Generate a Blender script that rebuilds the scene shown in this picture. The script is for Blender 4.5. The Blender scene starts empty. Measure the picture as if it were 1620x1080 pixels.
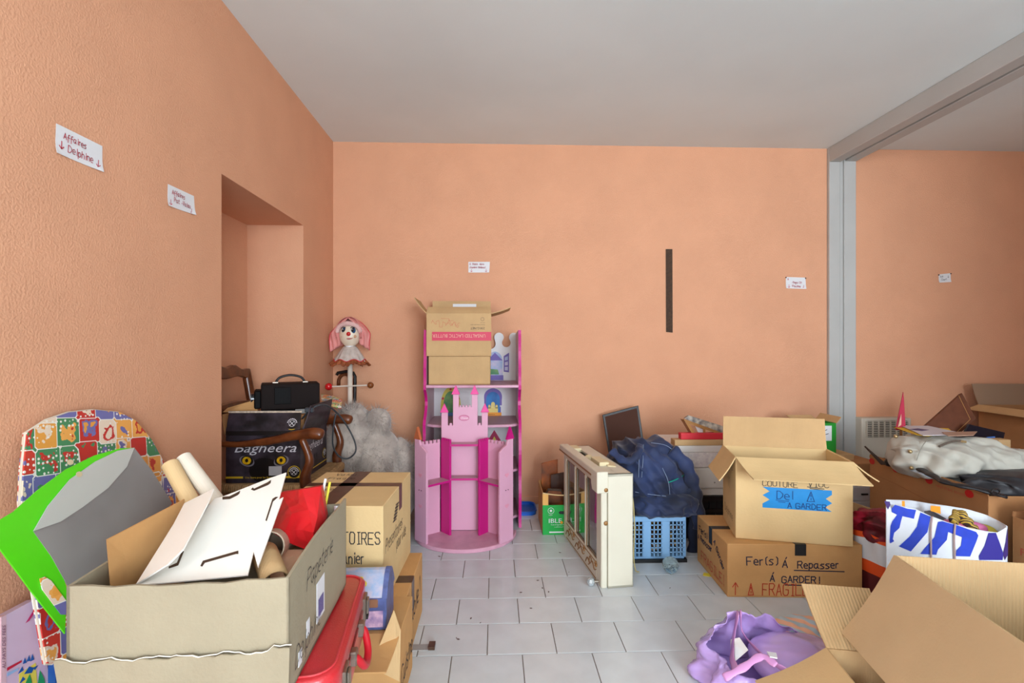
import bpy, bmesh, math, random
from mathutils import Vector as V, Matrix, noise
random.seed(7)
S = bpy.context.scene
COL = S.collection
PI = math.pi
R = math.radians

# ------------------------------------------------------------------ camera, world, lights, exposure
CH, FPX, YAW = 1.13, 780.0, R(2.0)          # eye height, focal length in px of a 1620 px frame, yaw
cam_d = bpy.data.cameras.new('camera'); cam = bpy.data.objects.new('camera', cam_d); COL.objects.link(cam)
cam.location = (0, 0, CH); cam.rotation_euler = (PI/2, 0, -YAW)
cam_d.sensor_width = 36; cam_d.lens = FPX*36/1620; cam_d.shift_y = 8/1620; cam_d.clip_start = .02
S.camera = cam
S.view_settings.view_transform = 'Standard'; S.view_settings.look = 'None'
S.view_settings.gamma = 1; S.view_settings.use_curve_mapping = False
S.view_settings.exposure = 0.0
w = bpy.data.worlds.new('daylight'); S.world = w; w.use_nodes = True
bg = w.node_tree.nodes['Background']; bg.inputs[0].default_value = (.86, .93, 1, 1); bg.inputs[1].default_value = 1.2

def area(name, loc, rot, sx, sy, power, col=(1, 1, 1)):
    d = bpy.data.lights.new(name, 'AREA'); d.shape = 'RECTANGLE'; d.size = sx; d.size_y = sy
    d.energy = power; d.color = col
    o = bpy.data.objects.new(name, d); COL.objects.link(o); o.location = loc; o.rotation_euler = rot
    return o
# daylight through the tall window far behind the camera and through the one in the left wall behind the camera
area('window_daylight', (1.6, -4.28, 1.5), (PI/2, 0, 0), 2.2, 2.0, 335, (.86, .97, 1.08))
area('side_window_daylight', (-1.22, -1.3, 1.75), (PI/2, 0, -PI/2), 1.5, 1.3, 62, (.86, .97, 1.08))

# ------------------------------------------------------------------ pixel -> point on a real plane
def ray(px, py):
    u = (px-810)/FPX; v = (548-py)/FPX; c, s = math.cos(YAW), math.sin(YAW)
    return V((u*c+s, c-u*s, v))
EYE = V((0, 0, CH))
def aty(px, py, Y): d = ray(px, py); return EYE+d*(Y/d.y)
def atx(px, py, X): d = ray(px, py); return EYE+d*(X/d.x)
def atz(px, py, z=0): d = ray(px, py); return EYE+d*((z-CH)/d.z)
def onp(px, py, p, n): d = ray(px, py); return EYE+d*((p-EYE).dot(n)/d.dot(n))

# ------------------------------------------------------------------ materials
def lin(c):
    return tuple(((x/255)/12.92 if x/255 <= .04045 else ((x/255+.055)/1.055)**2.4) for x in c)
MATS = {}
def mat(name, rgb, rough=.6, metal=0, var=.0, vscale=6, bump=0, bscale=40, trans=0, ior=1.45, wave=0, wscale=60, wdir='X',
        sheen=0, coat=0, rgb2=None, emit=None, spec=.5, alpha=1, detail=3, rnd=0, wr=None):
    if name in MATS: return MATS[name]
    m = bpy.data.materials.new(name); m.use_nodes = True; nt = m.node_tree; N = nt.nodes; L = nt.links
    b = N['Principled BSDF']; c = lin(rgb)+(1,)
    b.inputs['Base Color'].default_value = c; b.inputs['Roughness'].default_value = rough
    b.inputs['Metallic'].default_value = metal; b.inputs['Transmission Weight'].default_value = trans
    b.inputs['IOR'].default_value = ior; b.inputs['Specular IOR Level'].default_value = spec
    b.inputs['Alpha'].default_value = alpha
    if sheen: b.inputs['Sheen Weight'].default_value = sheen
    if coat: b.inputs['Coat Weight'].default_value = coat; b.inputs['Coat Roughness'].default_value = .1
    tc = None
    def coord():
        nonlocal tc
        if tc is None: tc = N.new('ShaderNodeTexCoord')
        return tc.outputs['Object']
    if var or rgb2:
        n = N.new('ShaderNodeTexNoise'); n.inputs['Scale'].default_value = vscale; n.inputs['Detail'].default_value = detail
        L.new(coord(), n.inputs['Vector'])
        mx = N.new('ShaderNodeMix'); mx.data_type = 'RGBA'
        d = lin(rgb2)+(1,) if rgb2 else tuple(min(1, x*(1-var)) for x in c[:3])+(1,)
        mx.inputs[6].default_value = c if rgb2 else tuple(min(1, x*(1+var*.6)) for x in c[:3])+(1,)
        mx.inputs[7].default_value = d
        rp = N.new('ShaderNodeMapRange'); rp.inputs[1].default_value = .35; rp.inputs[2].default_value = .65
        L.new(n.outputs[0], rp.inputs[0]); L.new(rp.outputs[0], mx.inputs[0]); L.new(mx.outputs[2], b.inputs['Base Color'])
        if rnd:
            oi = N.new('ShaderNodeObjectInfo'); hs = N.new('ShaderNodeHueSaturation')
            mr = N.new('ShaderNodeMapRange'); mr.inputs[3].default_value = 1-rnd; mr.inputs[4].default_value = 1+rnd
            L.new(oi.outputs['Random'], mr.inputs[0]); L.new(mr.outputs[0], hs.inputs['Value'])
            L.new(mx.outputs[2], hs.inputs['Color']); L.new(hs.outputs[0], b.inputs['Base Color'])
    h = None
    if bump:
        n = N.new('ShaderNodeTexNoise'); n.inputs['Scale'].default_value = bscale; n.inputs['Detail'].default_value = 4
        L.new(coord(), n.inputs['Vector']); h = n.outputs[0]
    if wave:
        wv = N.new('ShaderNodeTexWave'); wv.inputs['Scale'].default_value = wscale; wv.bands_direction = wdir
        wv.inputs['Distortion'].default_value = .6; L.new(coord(), wv.inputs['Vector'])
        if h is not None:
            ad = N.new('ShaderNodeMath'); ad.operation = 'ADD'; ml = N.new('ShaderNodeMath'); ml.operation = 'MULTIPLY'
            ml.inputs[1].default_value = wave; L.new(wv.outputs['Fac'], ml.inputs[0]); L.new(h, ad.inputs[0]); L.new(ml.outputs[0], ad.inputs[1]); h = ad.outputs[0]
        else: h = wv.outputs['Fac']
    wrn = None
    if wr:
        n = N.new('ShaderNodeTexNoise'); n.noise_type = 'RIDGED_MULTIFRACTAL'; n.inputs['Scale'].default_value = wr[0]; n.inputs['Detail'].default_value = 2.5; n.inputs['Distortion'].default_value = .7
        L.new(coord(), n.inputs['Vector']); wb = N.new('ShaderNodeBump'); wb.inputs['Strength'].default_value = wr[1]; wb.inputs['Distance'].default_value = wr[2]
        L.new(n.outputs[0], wb.inputs['Height']); L.new(wb.outputs[0], b.inputs['Normal']); wrn = wb
    if h is not None:
        bp = N.new('ShaderNodeBump'); bp.inputs['Strength'].default_value = bump or .2; bp.inputs['Distance'].default_value = .01
        L.new(h, bp.inputs['Height']); L.new(bp.outputs[0], b.inputs['Normal'])
        if wrn: L.new(wrn.outputs[0], bp.inputs['Normal'])
    if emit: b.inputs['Emission Color'].default_value = lin(emit)+(1,); b.inputs['Emission Strength'].default_value = 1
    MATS[name] = m; return m

def patchwork(name, cols, scale, dots=(240, 235, 225), rnd=.35, rot=.12):
    """printed patchwork: squarish framed cells of flat colours, each with a small printed motif"""
    m = bpy.data.materials.new(name); m.use_nodes = True; nt = m.node_tree; N = nt.nodes; L = nt.links
    b = N['Principled BSDF']; b.inputs['Roughness'].default_value = .45
    tc = N.new('ShaderNodeTexCoord'); mp = N.new('ShaderNodeMapping'); mp.inputs['Rotation'].default_value = (rot, 0, 0); L.new(tc.outputs['Object'], mp.inputs[0])
    v = N.new('ShaderNodeTexVoronoi'); v.distance = 'CHEBYCHEV'; v.inputs['Scale'].default_value = scale; v.inputs['Randomness'].default_value = rnd
    L.new(mp.outputs[0], v.inputs['Vector'])
    sp = N.new('ShaderNodeSeparateColor'); L.new(v.outputs['Color'], sp.inputs[0])
    def ramp(sh, src):
        cr = N.new('ShaderNodeValToRGB'); cr.color_ramp.interpolation = 'CONSTANT'; e = cr.color_ramp.elements
        while len(e) < len(cols): e.new(.5)
        for i, c in enumerate(cols): e[i].position = i/len(cols); e[i].color = lin(cols[(i+sh) % len(cols)])+(1,)
        L.new(src, cr.inputs[0]); return cr.outputs[0]
    def thr(src, val, op='LESS_THAN'):
        t = N.new('ShaderNodeMath'); t.operation = op; t.inputs[1].default_value = val; L.new(src, t.inputs[0]); return t.outputs[0]
    def mix(f, a, c):
        x = N.new('ShaderNodeMix'); x.data_type = 'RGBA'; L.new(f, x.inputs[0])
        for k, q in ((6, a), (7, c)):
            if isinstance(q, tuple): x.inputs[k].default_value = lin(q)+(1,)
            else: L.new(q, x.inputs[k])
        return x.outputs[2]
    base = ramp(0, sp.outputs[0])
    # motif: warped blob in the middle of the cell
    nz = N.new('ShaderNodeTexNoise'); nz.inputs['Scale'].default_value = scale*2.6; L.new(mp.outputs[0], nz.inputs['Vector'])
    ad = N.new('ShaderNodeMath'); ad.operation = 'MULTIPLY_ADD'; ad.inputs[1].default_value = .9; ad.inputs[2].default_value = -.45; L.new(nz.outputs[0], ad.inputs[0])
    s2 = N.new('ShaderNodeMath'); s2.operation = 'ADD'; L.new(v.outputs['Distance'], s2.inputs[0]); L.new(ad.outputs[0], s2.inputs[1])
    c1 = mix(thr(s2.outputs[0], .27), base, ramp(3, sp.outputs[1])); c2 = mix(thr(s2.outputs[0], .12), c1, ramp(5, sp.outputs[2]))
    # small dot print on part of the cells, light border where cells meet
    v2 = N.new('ShaderNodeTexVoronoi'); v2.inputs['Scale'].default_value = scale*5; v2.inputs['Randomness'].default_value = .4; L.new(mp.outputs[0], v2.inputs['Vector'])
    an = N.new('ShaderNodeMath'); an.operation = 'MULTIPLY'; L.new(thr(v2.outputs['Distance'], .26), an.inputs[0]); L.new(thr(sp.outputs[2], .55), an.inputs[1])
    c3 = mix(an.outputs[0], c2, dots)
    v3 = N.new('ShaderNodeTexVoronoi'); v3.distance = 'CHEBYCHEV'; v3.feature = 'F2'; v3.inputs['Scale'].default_value = scale; v3.inputs['Randomness'].default_value = rnd; L.new(mp.outputs[0], v3.inputs['Vector'])
    df = N.new('ShaderNodeMath'); df.operation = 'SUBTRACT'; L.new(v3.outputs['Distance'], df.inputs[0]); L.new(v.outputs['Distance'], df.inputs[1])
    c4 = mix(thr(df.outputs[0], .035), c3, dots)
    L.new(c4, b.inputs['Base Color']); MATS[name] = m; return m

def stripes(name, a, b2, scale, direction='X', rough=.7, dist=0, thr=.5, other=None):
    m = bpy.data.materials.new(name); m.use_nodes = True; nt = m.node_tree; N = nt.nodes; L = nt.links
    b = N['Principled BSDF']; b.inputs['Roughness'].default_value = rough
    tc = N.new('ShaderNodeTexCoord'); wv = N.new('ShaderNodeTexWave'); wv.inputs['Scale'].default_value = scale
    wv.bands_direction = direction; wv.inputs['Distortion'].default_value = dist; L.new(tc.outputs['Object'], wv.inputs['Vector'])
    cr = N.new('ShaderNodeValToRGB'); cr.color_ramp.interpolation = 'CONSTANT'
    cr.color_ramp.elements[0].color = lin(a)+(1,); cr.color_ramp.elements[1].position = thr; cr.color_ramp.elements[1].color = lin(b2)+(1,)
    L.new(wv.outputs['Fac'], cr.inputs[0]); out = cr.outputs[0]
    if other:
        w2 = N.new('ShaderNodeTexWave'); w2.inputs['Scale'].default_value = scale; w2.bands_direction = other; L.new(tc.outputs['Object'], w2.inputs['Vector'])
        c2 = N.new('ShaderNodeValToRGB'); c2.color_ramp.interpolation = 'CONSTANT'; c2.color_ramp.elements[0].color = (1, 1, 1, 1)
        c2.color_ramp.elements[1].position = thr; c2.color_ramp.elements[1].color = lin(b2)+(1,)
        L.new(w2.outputs['Fac'], c2.inputs[0]); mx = N.new('ShaderNodeMix'); mx.data_type = 'RGBA'; mx.blend_type = 'MULTIPLY'; mx.inputs[0].default_value = 1
        L.new(out, mx.inputs[6]); L.new(c2.outputs[0], mx.inputs[7]); out = mx.outputs[2]
    L.new(out, b.inputs['Base Color']); MATS[name] = m; return m

WALL = mat('orange_plaster', (224, 166, 131), .85, var=.035, vscale=3.5, bump=.3, bscale=150, detail=6, spec=.25)
CEIL = mat('ceiling_paint', (229, 238, 238), .9, var=.04, vscale=1.2, bump=.05, bscale=20, spec=.2)
GREY = mat('grey_painted_wood', (186, 186, 182), .55, var=.03, vscale=4)
TILE = mat('white_floor_tile', (210, 213, 214), .22, var=.05, vscale=9, rnd=.025, coat=.15)
GROUT = mat('grout', (120, 100, 84), .9, var=.15, vscale=20)
CARD = mat('cardboard', (201, 165, 119), .85, var=.06, vscale=7, bump=.12, bscale=90, wave=.25, wscale=45, spec=.2)
CARDL = mat('pale_cardboard', (163, 152, 128), .85, var=.05, vscale=7, bump=.12, bscale=120, spec=.2)
CARDY = mat('straw_cardboard', (222, 190, 138), .85, var=.05, vscale=6, bump=.1, bscale=90, spec=.2)
CARDO = mat('orange_cardboard', (205, 155, 100), .85, var=.07, vscale=7, bump=.1, bscale=90, spec=.2)
CARDD = mat('dim_cardboard', (170, 122, 80), .85, var=.07, vscale=7, bump=.1, bscale=90, spec=.2)
RIB = mat('ribbed_cardboard', (206, 172, 126), .85, var=.04, vscale=7, bump=.35, bscale=60, wave=2.0, wscale=32, spec=.2)
WHITEC = mat('white_board', (242, 236, 226), .7, var=.02)
TAPEB = mat('brown_tape', (84, 58, 44), .3, var=.15, vscale=30)
TAPEK = mat('black_tape', (26, 26, 28), .3)
INK = mat('black_ink', (34, 36, 46), .6)
INKB = mat('navy_ink', (30, 38, 66), .6)
INKR = mat('red_ink', (190, 62, 36), .6)
INKC = mat('crimson_ink', (190, 30, 60), .6)
PAPER = mat('white_paper', (228, 228, 230), .7)
WOOD = mat('walnut_wood', (112, 58, 26), .3, rgb2=(78, 36, 15), vscale=18, coat=.3)
WOODL = mat('pale_wood', (178, 126, 70), .5, var=.2, vscale=14)
BLACK = mat('black_plastic', (24, 23, 24), .4)
WHITE = mat('white_paint', (232, 230, 222), .5)
CHROME = mat('worn_metal', (150, 140, 128), .35, metal=.9)
PINK = mat('pink_paint', (220, 162, 186), .4, var=.02)
MAGENTA = mat('magenta_paint', (196, 22, 122), .4)
HOT = mat('hot_pink_paint', (232, 70, 150), .4)
GLASS = mat('clear_glass', (245, 250, 250), .0, trans=1, ior=1.5)
REDM = mat('red_card', (215, 36, 40), .5, var=.06, vscale=10)

# ------------------------------------------------------------------ objects
def tag(o, label, cat, group=None, kind=None):
    o['label'] = label; o['category'] = cat
    if group: o['group'] = group
    if kind: o['kind'] = kind
    return o
def thing(name, label, cat, loc=(0, 0, 0), rz=0, group=None):
    o = bpy.data.objects.new(name, None); COL.objects.link(o); o.empty_display_size = .05
    o.location = loc; o.rotation_euler = (0, 0, rz); return tag(o, label, cat, group)

class MB:
    def __init__(s): s.v = []; s.f = []; s.m = []
    def add(s, vs, fs, mi=0):
        k = len(s.v); s.v += [V(p) for p in vs]; s.f += [[i+k for i in f] for f in fs]; s.m += [mi]*len(fs); return s
    def hexa(s, p, mi=0):   # p: 4 bottom ccw + 4 top ccw
        return s.add(p, [(3, 2, 1, 0), (4, 5, 6, 7), (0, 1, 5, 4), (1, 2, 6, 5), (2, 3, 7, 6), (3, 0, 4, 7)], mi)
    def box(s, x0, x1, y0, y1, z0, z1, mi=0, M=None):
        p = [V(q) for q in ((x0, y0, z0), (x1, y0, z0), (x1, y1, z0), (x0, y1, z0), (x0, y0, z1), (x1, y0, z1), (x1, y1, z1), (x0, y1, z1))]
        if M: p = [M @ q for q in p]
        return s.hexa(p, mi)
    def prism(s, pts, off, mi=0):
        pts = [V(p) for p in pts]; off = V(off); n = len(pts)
        return s.add(pts+[p+off for p in pts], [list(range(n))[::-1], list(range(n, 2*n))]+[(i, (i+1) % n, n+(i+1) % n, n+i) for i in range(n)], mi)
    def quad(s, pts, mi=0): return s.add(pts, [list(range(len(pts)))], mi)
    def tube(s, pts, r, n=8, mi=0, cap=True, flat=1, closed=False, up=None):
        pts = [V(p) for p in pts]; m = len(pts); rs = r if isinstance(r, (list, tuple)) else [r]*m
        vs = []; a = V(up) if up else None
        for i, p in enumerate(pts):
            t = (pts[(i+1) % m]-pts[i-1]) if closed else (pts[min(i+1, m-1)]-pts[max(i-1, 0)])
            t.normalize()
            if a is None: a = t.orthogonal()
            a = (a-t*a.dot(t)); a = a.normalized() if a.length > 1e-6 else t.orthogonal().normalized()
            b = t.cross(a)
            vs += [p+(a*math.cos(2*PI*j/n)*flat+b*math.sin(2*PI*j/n))*rs[i] for j in range(n)]
        fs = []
        for i in range(m if closed else m-1):
            for j in range(n):
                k = (i+1) % m
                fs.append((i*n+j, i*n+(j+1) % n, k*n+(j+1) % n, k*n+j))
        if cap and not closed: fs += [list(range(n))[::-1], list(range((m-1)*n, m*n))]
        return s.add(vs, fs, mi)
    def lathe(s, prof, c=(0, 0, 0), n=24, mi=0, ax='Z', M=None):
        c = V(c); vs = []; 
        for r, z in prof:
            for j in range(n):
                a = 2*PI*j/n
                p = V((r*math.cos(a), r*math.sin(a), z))
                if ax == 'X': p = V((p.z, p.x, p.y))
                if ax == 'Y': p = V((p.x, p.z, p.y))
                if M: p = M @ p
                vs.append(c+p)
        m = len(prof); fs = [(i*n+j, i*n+(j+1) % n, (i+1)*n+(j+1) % n, (i+1)*n+j) for i in range(m-1) for j in range(n)]
        if prof[0][0] > 1e-5: fs.append(list(range(n))[::-1])
        if prof[-1][0] > 1e-5: fs.append(list(range((m-1)*n, m*n)))
        return s.add(vs, fs, mi)
    def ball(s, c, r, n=16, mi=0, sc=(1, 1, 1)):
        m = n//2; c = V(c)
        vs = [c+V((r*sc[0]*math.sin(PI*i/m)*math.cos(2*PI*j/n), r*sc[1]*math.sin(PI*i/m)*math.sin(2*PI*j/n), r*sc[2]*math.cos(PI*i/m))) for i in range(m+1) for j in range(n)]
        return s.add(vs, [(i*n+j, i*n+(j+1) % n, (i+1)*n+(j+1) % n, (i+1)*n+j) for i in range(m) for j in range(n)], mi)
    def grid(s, fn, nu, nv, mi=0, wrap=False):
        vs = [fn(i/(nu-1) if not wrap else i/nu, j/(nv-1)) for j in range(nv) for i in range(nu)]
        e = nu if wrap else nu-1
        return s.add(vs, [(j*nu+i, j*nu+(i+1) % nu, (j+1)*nu+(i+1) % nu, (j+1)*nu+i) for j in range(nv-1) for i in range(e)], mi)
    def build(s, name, m, parent=None, bevel=0, smooth=False, solid=0, kind=None, seg=1, weld=True, norm=True, world=False, sub=0):
        me = bpy.data.meshes.new(name); me.from_pydata([tuple(p) for p in s.v], [], s.f)
        ms = m if isinstance(m, (list, tuple)) else [m]
        for q in ms: me.materials.append(q)
        me.polygons.foreach_set('material_index', s.m)
        bm = bmesh.new(); bm.from_mesh(me)
        if weld: bmesh.ops.remove_doubles(bm, verts=bm.verts, dist=1e-5)
        if norm: bmesh.ops.recalc_face_normals(bm, faces=bm.faces)
        bm.to_mesh(me); bm.free()
        if smooth: me.polygons.foreach_set('use_smooth', [True]*len(me.polygons))
        o = bpy.data.objects.new(name, me); COL.objects.link(o)
        if parent is not None:
            o.parent = parent
            if world: # geometry given in world coordinates
                Mi = Matrix.LocRotScale(parent.location, parent.rotation_euler, None).inverted()
                if parent.parent is not None: Mi = Matrix.Identity(4)
                me.transform(Mi)
        if bevel:
            b = o.modifiers.new('edge', 'BEVEL'); b.width = bevel; b.segments = seg; b.limit_method = 'ANGLE'; b.angle_limit = R(40); b.harden_normals = False
        if solid:
            b = o.modifiers.new('thickness', 'SOLIDIFY'); b.thickness = solid; b.offset = 0
        if sub:
            b = o.modifiers.new('smooth', 'SUBSURF'); b.levels = sub; b.render_levels = sub
        if kind: o['kind'] = kind
        return o

def smooth_path(pts, n=6, closed=False):
    pts = [V(p) for p in pts]; m = len(pts); out = []
    g = (lambda i: pts[i % m]) if closed else (lambda i: pts[max(0, min(m-1, i))])
    for i in range(m if closed else m-1):
        a, b, c, d = g(i-1), g(i), g(i+1), g(i+2)
        for k in range(n):
            t = k/n
            out.append(.5*((2*b)+(c-a)*t+(2*a-5*b+4*c-d)*t*t+(3*b-a-3*c+d)*t**3))
    if not closed: out.append(pts[-1])
    return out
def lerp(a, b, t): return a+(b-a)*t

def blob_fn(c, rad, amp=.1, sc=3, pw=2.0, seed=0, ridge=0, zmin=None, fn=None, fold=None):
    """a displaced super-ellipsoid as a (u,v) surface"""
    c = V(c); off = V((seed*7.3, seed*3.1, seed*5.7))
    def f(u, v):
        a, b = 2*PI*u, PI*v
        d = V((math.sin(b)*math.cos(a), math.sin(b)*math.sin(a), math.cos(b)))
        sp = lambda x: math.copysign(abs(x)**(2/pw), x)
        p = V((sp(d.x)*rad[0], sp(d.y)*rad[1], sp(d.z)*rad[2]))
        q = (c+p)*sc+off
        k = noise.fractal(q, .9, 2.1, 3)*amp
        if ridge:
            k += (abs(noise.noise(q*.9+V((9, 2, 4))))*-1+.25)*ridge+(abs(noise.noise(q*2.1))*-1+.25)*ridge*.5
        if fold: k += fold[3]*(1-2*abs(math.sin((p.x*fold[0]+p.y*fold[1]+p.z*fold[2]+4.5*noise.noise(q*.8))/2))**.8)*min(1, .55+noise.noise(q*.6+V((3, 1, 8))))
        p = p*(1+k)
        if fn: p = fn(p, d)
        p = c+p
        if zmin is not None: p.z = max(p.z, zmin)
        return p
    return f

# ------------------------------------------------------------------ hand-drawn stroke lettering (baseline 2, cap 8, x-height 6)
G = {'A': '022842|1434', 'B': '020838473505|35443202', 'C': '4738180703123243', 'D': '02082846442202', 'E': '48080242|0535', 'F': '480802|0535',
     'G': '473818070312324345 25', 'H': '0802|4842|0545', 'I': '1838|2822|1232', 'J': '4843321203', 'L': '080242', 'M': '0208254842', 'N': '02084248',
     'O': '180703123243473818', 'P': '020838473505', 'R': '020838473505|2542', 'S': '47381807153543321203', 'T': '0848|2822', 'U': '080312324348',
     'V': '082248', 'X': '0842|4802', 'Z': '08480242', 'K': '0802|480542', 'Q': '180703123243473818|2442',
     'a': '361605031222 34|363342', 'b': '0802|0516263533221203', 'c': '3616050312 32', 'd': '36160503122234|3832', 'e': '04343526160503 1232',
     'f': '38281710|0535', 'g': '36160504132335|36312010', 'h': '0802|0516263532', 'i': '1612|1718', 'k': '0802|360432', 'l': '1812',
     'm': '0602|05162522|25364542', 'n': '0602|0516263532', 'o': '160503122233352616', 'p': '0600|0516263533221203', 'r': '0602|051626',
     's': '362616052433221202', 't': '18132232|0636', 'u': '0603122233|3632', 'v': '061236', 'x': '0632|3602', 'y': '0613|3610', 'z': '06360232',
     '!': '2824|2322', '-': '1434', '(': '28171322', ')': '18272312', '.': '2223', "'": '2827', '+': '2723|0545',
     '~': '2822|042244', '^': '2228|062846', '@': '02284202|2625|2423', '1': '172822', '2': '072838472502 42', '5': '48080535443202'}
def strokes(mb, txt, o, u, v, n, h, r=None, slant=0, jit=.25, gap=1.4, cond=1):
    """ink ribbons lying on the plane o + u*x + v*y; h = cap height in metres"""
    o, u, v, n = V(o), V(u).normalized(), V(v).normalized(), V(n).normalized()
    k = h/6; r = r or h*.055; x = 0; rr = random.Random(len(txt)*13+ord(txt[0]))
    for ch in txt:
        if ch == ' ': x += 3*k*cond; continue
        g = G.get(ch); 
        if not g: continue
        wd = 0; dy = rr.uniform(-.3, .3)
        for st in g.replace(' ', '').split('|'):
            pts = []
            for i in range(0, len(st)-1, 2):
                a, b = int(st[i]), int(st[i+1])-2; wd = max(wd, a)
                pts.append(o+u*(x+(a+b*slant+rr.uniform(-jit, jit)*.5)*k*cond)+v*((b+dy+rr.uniform(-jit, jit)*.5)*k))
            for p, q in zip(pts, pts[1:]):
                t = (q-p); 
                if t.length < 1e-6: continue
                t = t.normalized(); s = t.cross(n)*r
                e = t*r*.8; z = n*.0004
                mb.add([p-e-s+z, q+e-s+z, q+e+s+z, p-e+s+z], [(0, 1, 2, 3)])
        x += (wd+gap)*k*cond
    return x
def write(parent, lines, frame, m=None, name='handwriting', **kw):
    """lines: (text, u0, v0, height) on a face frame (origin,u,v,n)"""
    o, u, v, n = [V(q) for q in frame]
    for t, a, b, h in lines:
        mb = MB(); strokes(mb, t, o+u.normalized()*a+v.normalized()*b+n.normalized()*.0012, u, v, n, h, **kw); mb.build(name, m or INK, parent, weld=False, norm=False)
def underline(parent, frame, segs, m, r=.0018, name='handwriting'):
    o, u, v, n = [V(q) for q in frame]
    for pts in segs:
        mb = MB(); P = [o+u.normalized()*a+v.normalized()*b+n.normalized()*.0014 for a, b in pts]
        for p, q in zip(P, P[1:]):
            s = (q-p).normalized().cross(n.normalized())*r
            mb.add([p-s, q-s, q+s, p+s], [(0, 1, 2, 3)])
        mb.build(name, m, parent, weld=False, norm=False)
def printed(parent, txt, frame, a, b, h, m, name='printed_text', flip=False, shear=0, sx=1, off=.0015):
    o, u, v, n = [V(q).normalized() if i else V(q) for i, q in enumerate(frame)]
    cu = bpy.data.curves.new('lettering', 'FONT'); cu.body = txt; cu.size = h*1.4; cu.shear = shear; cu.resolution_u = 2
    t = bpy.data.objects.new('lettering', cu); me = bpy.data.meshes.new_from_object(t); bpy.data.objects.remove(t)
    for vv in me.vertices:
        x, y = vv.co.x*sx, vv.co.y
        if flip: x, y = -x, -y
        vv.co = o+u*(a+x)+v*(b+y)+n*off
    me.materials.clear(); me.materials.append(m)
    ob = bpy.data.objects.new(name, me); COL.objects.link(ob); ob.parent = parent; return ob

# ------------------------------------------------------------------ cardboard cartons
def carton(name, label, loc, rz, w, d, h, m=None, flaps=None, closed=False, group=None, cat='box', t=.005, inner=None, sides='lrfb'):
    """loc = centre of base.  flaps: side -> (length, angle from upright outwards in degrees[, taper])"""
    m = m or CARD; root = thing(name, label, cat, loc, rz, group); a, b = w/2, d/2
    mb = MB(); mb.box(-a, a, -b, b, 0, t)
    if closed:
        mb.box(-a, a, -b, b, t, h)
    else:
        if 'f' in sides: mb.box(-a, a, -b, -b+t, t, h)
        if 'b' in sides: mb.box(-a, a, b-t, b, t, h)
        if 'l' in sides: mb.box(-a, -a+t, -b+t, b-t, t, h)
        if 'r' in sides: mb.box(a-t, a, -b+t, b-t, t, h)
    mb.build('body', m, root, bevel=.003 if closed else .0012, weld=False)
    for s, spec in (flaps or {}).items():
        ln, an = spec[0], R(spec[1]); tp = spec[2] if len(spec) > 2 else .004; mm = spec[3] if len(spec) > 3 else (inner or m)
        dz, do = math.cos(an)*ln, math.sin(an)*ln
        ax = {'f': (V((1, 0, 0)), V((0, -1, 0)), V((0, -b, h)), a), 'b': (V((-1, 0, 0)), V((0, 1, 0)), V((0, b, h)), a),
              'l': (V((0, -1, 0)), V((-1, 0, 0)), V((-a, 0, h)), b), 'r': (V((0, 1, 0)), V((1, 0, 0)), V((a, 0, h)), b)}[s]
        e, out, c, half = ax
        hb = MB(); dirv = out*do+V((0, 0, dz)); n = e.cross(dirv).normalized()
        # gently bowed flap
        P = []
        K = 5
        for i in range(K+1):
            q = i/K; bow = math.sin(PI*q)*ln*.03
            ta, tb_ = tp if isinstance(tp, tuple) else (tp, tp)
            P.append((c-e*(half-ta*q)+dirv*q+n*bow, c+e*(half-tb_*q)+dirv*q+n*bow))
        for (p0, p1), (q0, q1) in zip(P, P[1:]):
            hb.hexa([p0-n*t/2, p1-n*t/2, q1-n*t/2, q0-n*t/2, p0+n*t/2, p1+n*t/2, q1+n*t/2, q0+n*t/2])
        hb.build('flap', mm, root)
    root['w'] = w; root['d'] = d; root['h'] = h
    return root
def fr(root, side):
    w, d, h = root['w'], root['d'], root['h']; a, b = w/2, d/2
    return {'f': ((-a, -b, 0), (1, 0, 0), (0, 0, 1), (0, -1, 0)), 'r': ((a, -b, 0), (0, 1, 0), (0, 0, 1), (1, 0, 0)),
            'l': ((-a, b, 0), (0, -1, 0), (0, 0, 1), (-1, 0, 0)), 't': ((-a, -b, h), (1, 0, 0), (0, 1, 0), (0, 0, 1)),
            'b': ((a, b, 0), (-1, 0, 0), (0, 0, 1), (0, 1, 0))}[side]
def decal(parent, frame, u0, u1, v0, v1, m, name='tape', t=.0009, jag=0):
    o, u, v, n = [V(q) for q in frame]; mb = MB()
    if not jag: pts = [(u0, v0), (u1, v0), (u1, v1), (u0, v1)]
    else:
        K = 5; j = lambda: random.uniform(0, jag)
        pts = [(u0, v0), (u1, v0)]+[(u1-(jag if i % 2 else 0)+j()*.3, lerp(v0, v1, i/K)) for i in range(1, K)]+[(u1, v1), (u0, v1)]+[(u0+(jag if i % 2 else 0), lerp(v1, v0, i/K)) for i in range(1, K)]
    mb.prism([o+u*a+v*b+n*.0004 for a, b in pts], n*t)
    return mb.build(name, m, parent)

# ================================================================== the room
BY, LX, RX, FY, CZ = 3.54, -1.146, 4.6, -4.2, 2.583
NY0, NY1, NZ, NX = 2.11, 2.995, 1.855, -1.476      # niche in the left wall
def struct(name, mb, m, **kw): return mb.build(name, m, kind='structure', **kw)
fl = struct('floor', MB().box(LX-.35, RX, FY-.1, BY+.1, -.12, -.004), GROUT)
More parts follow.
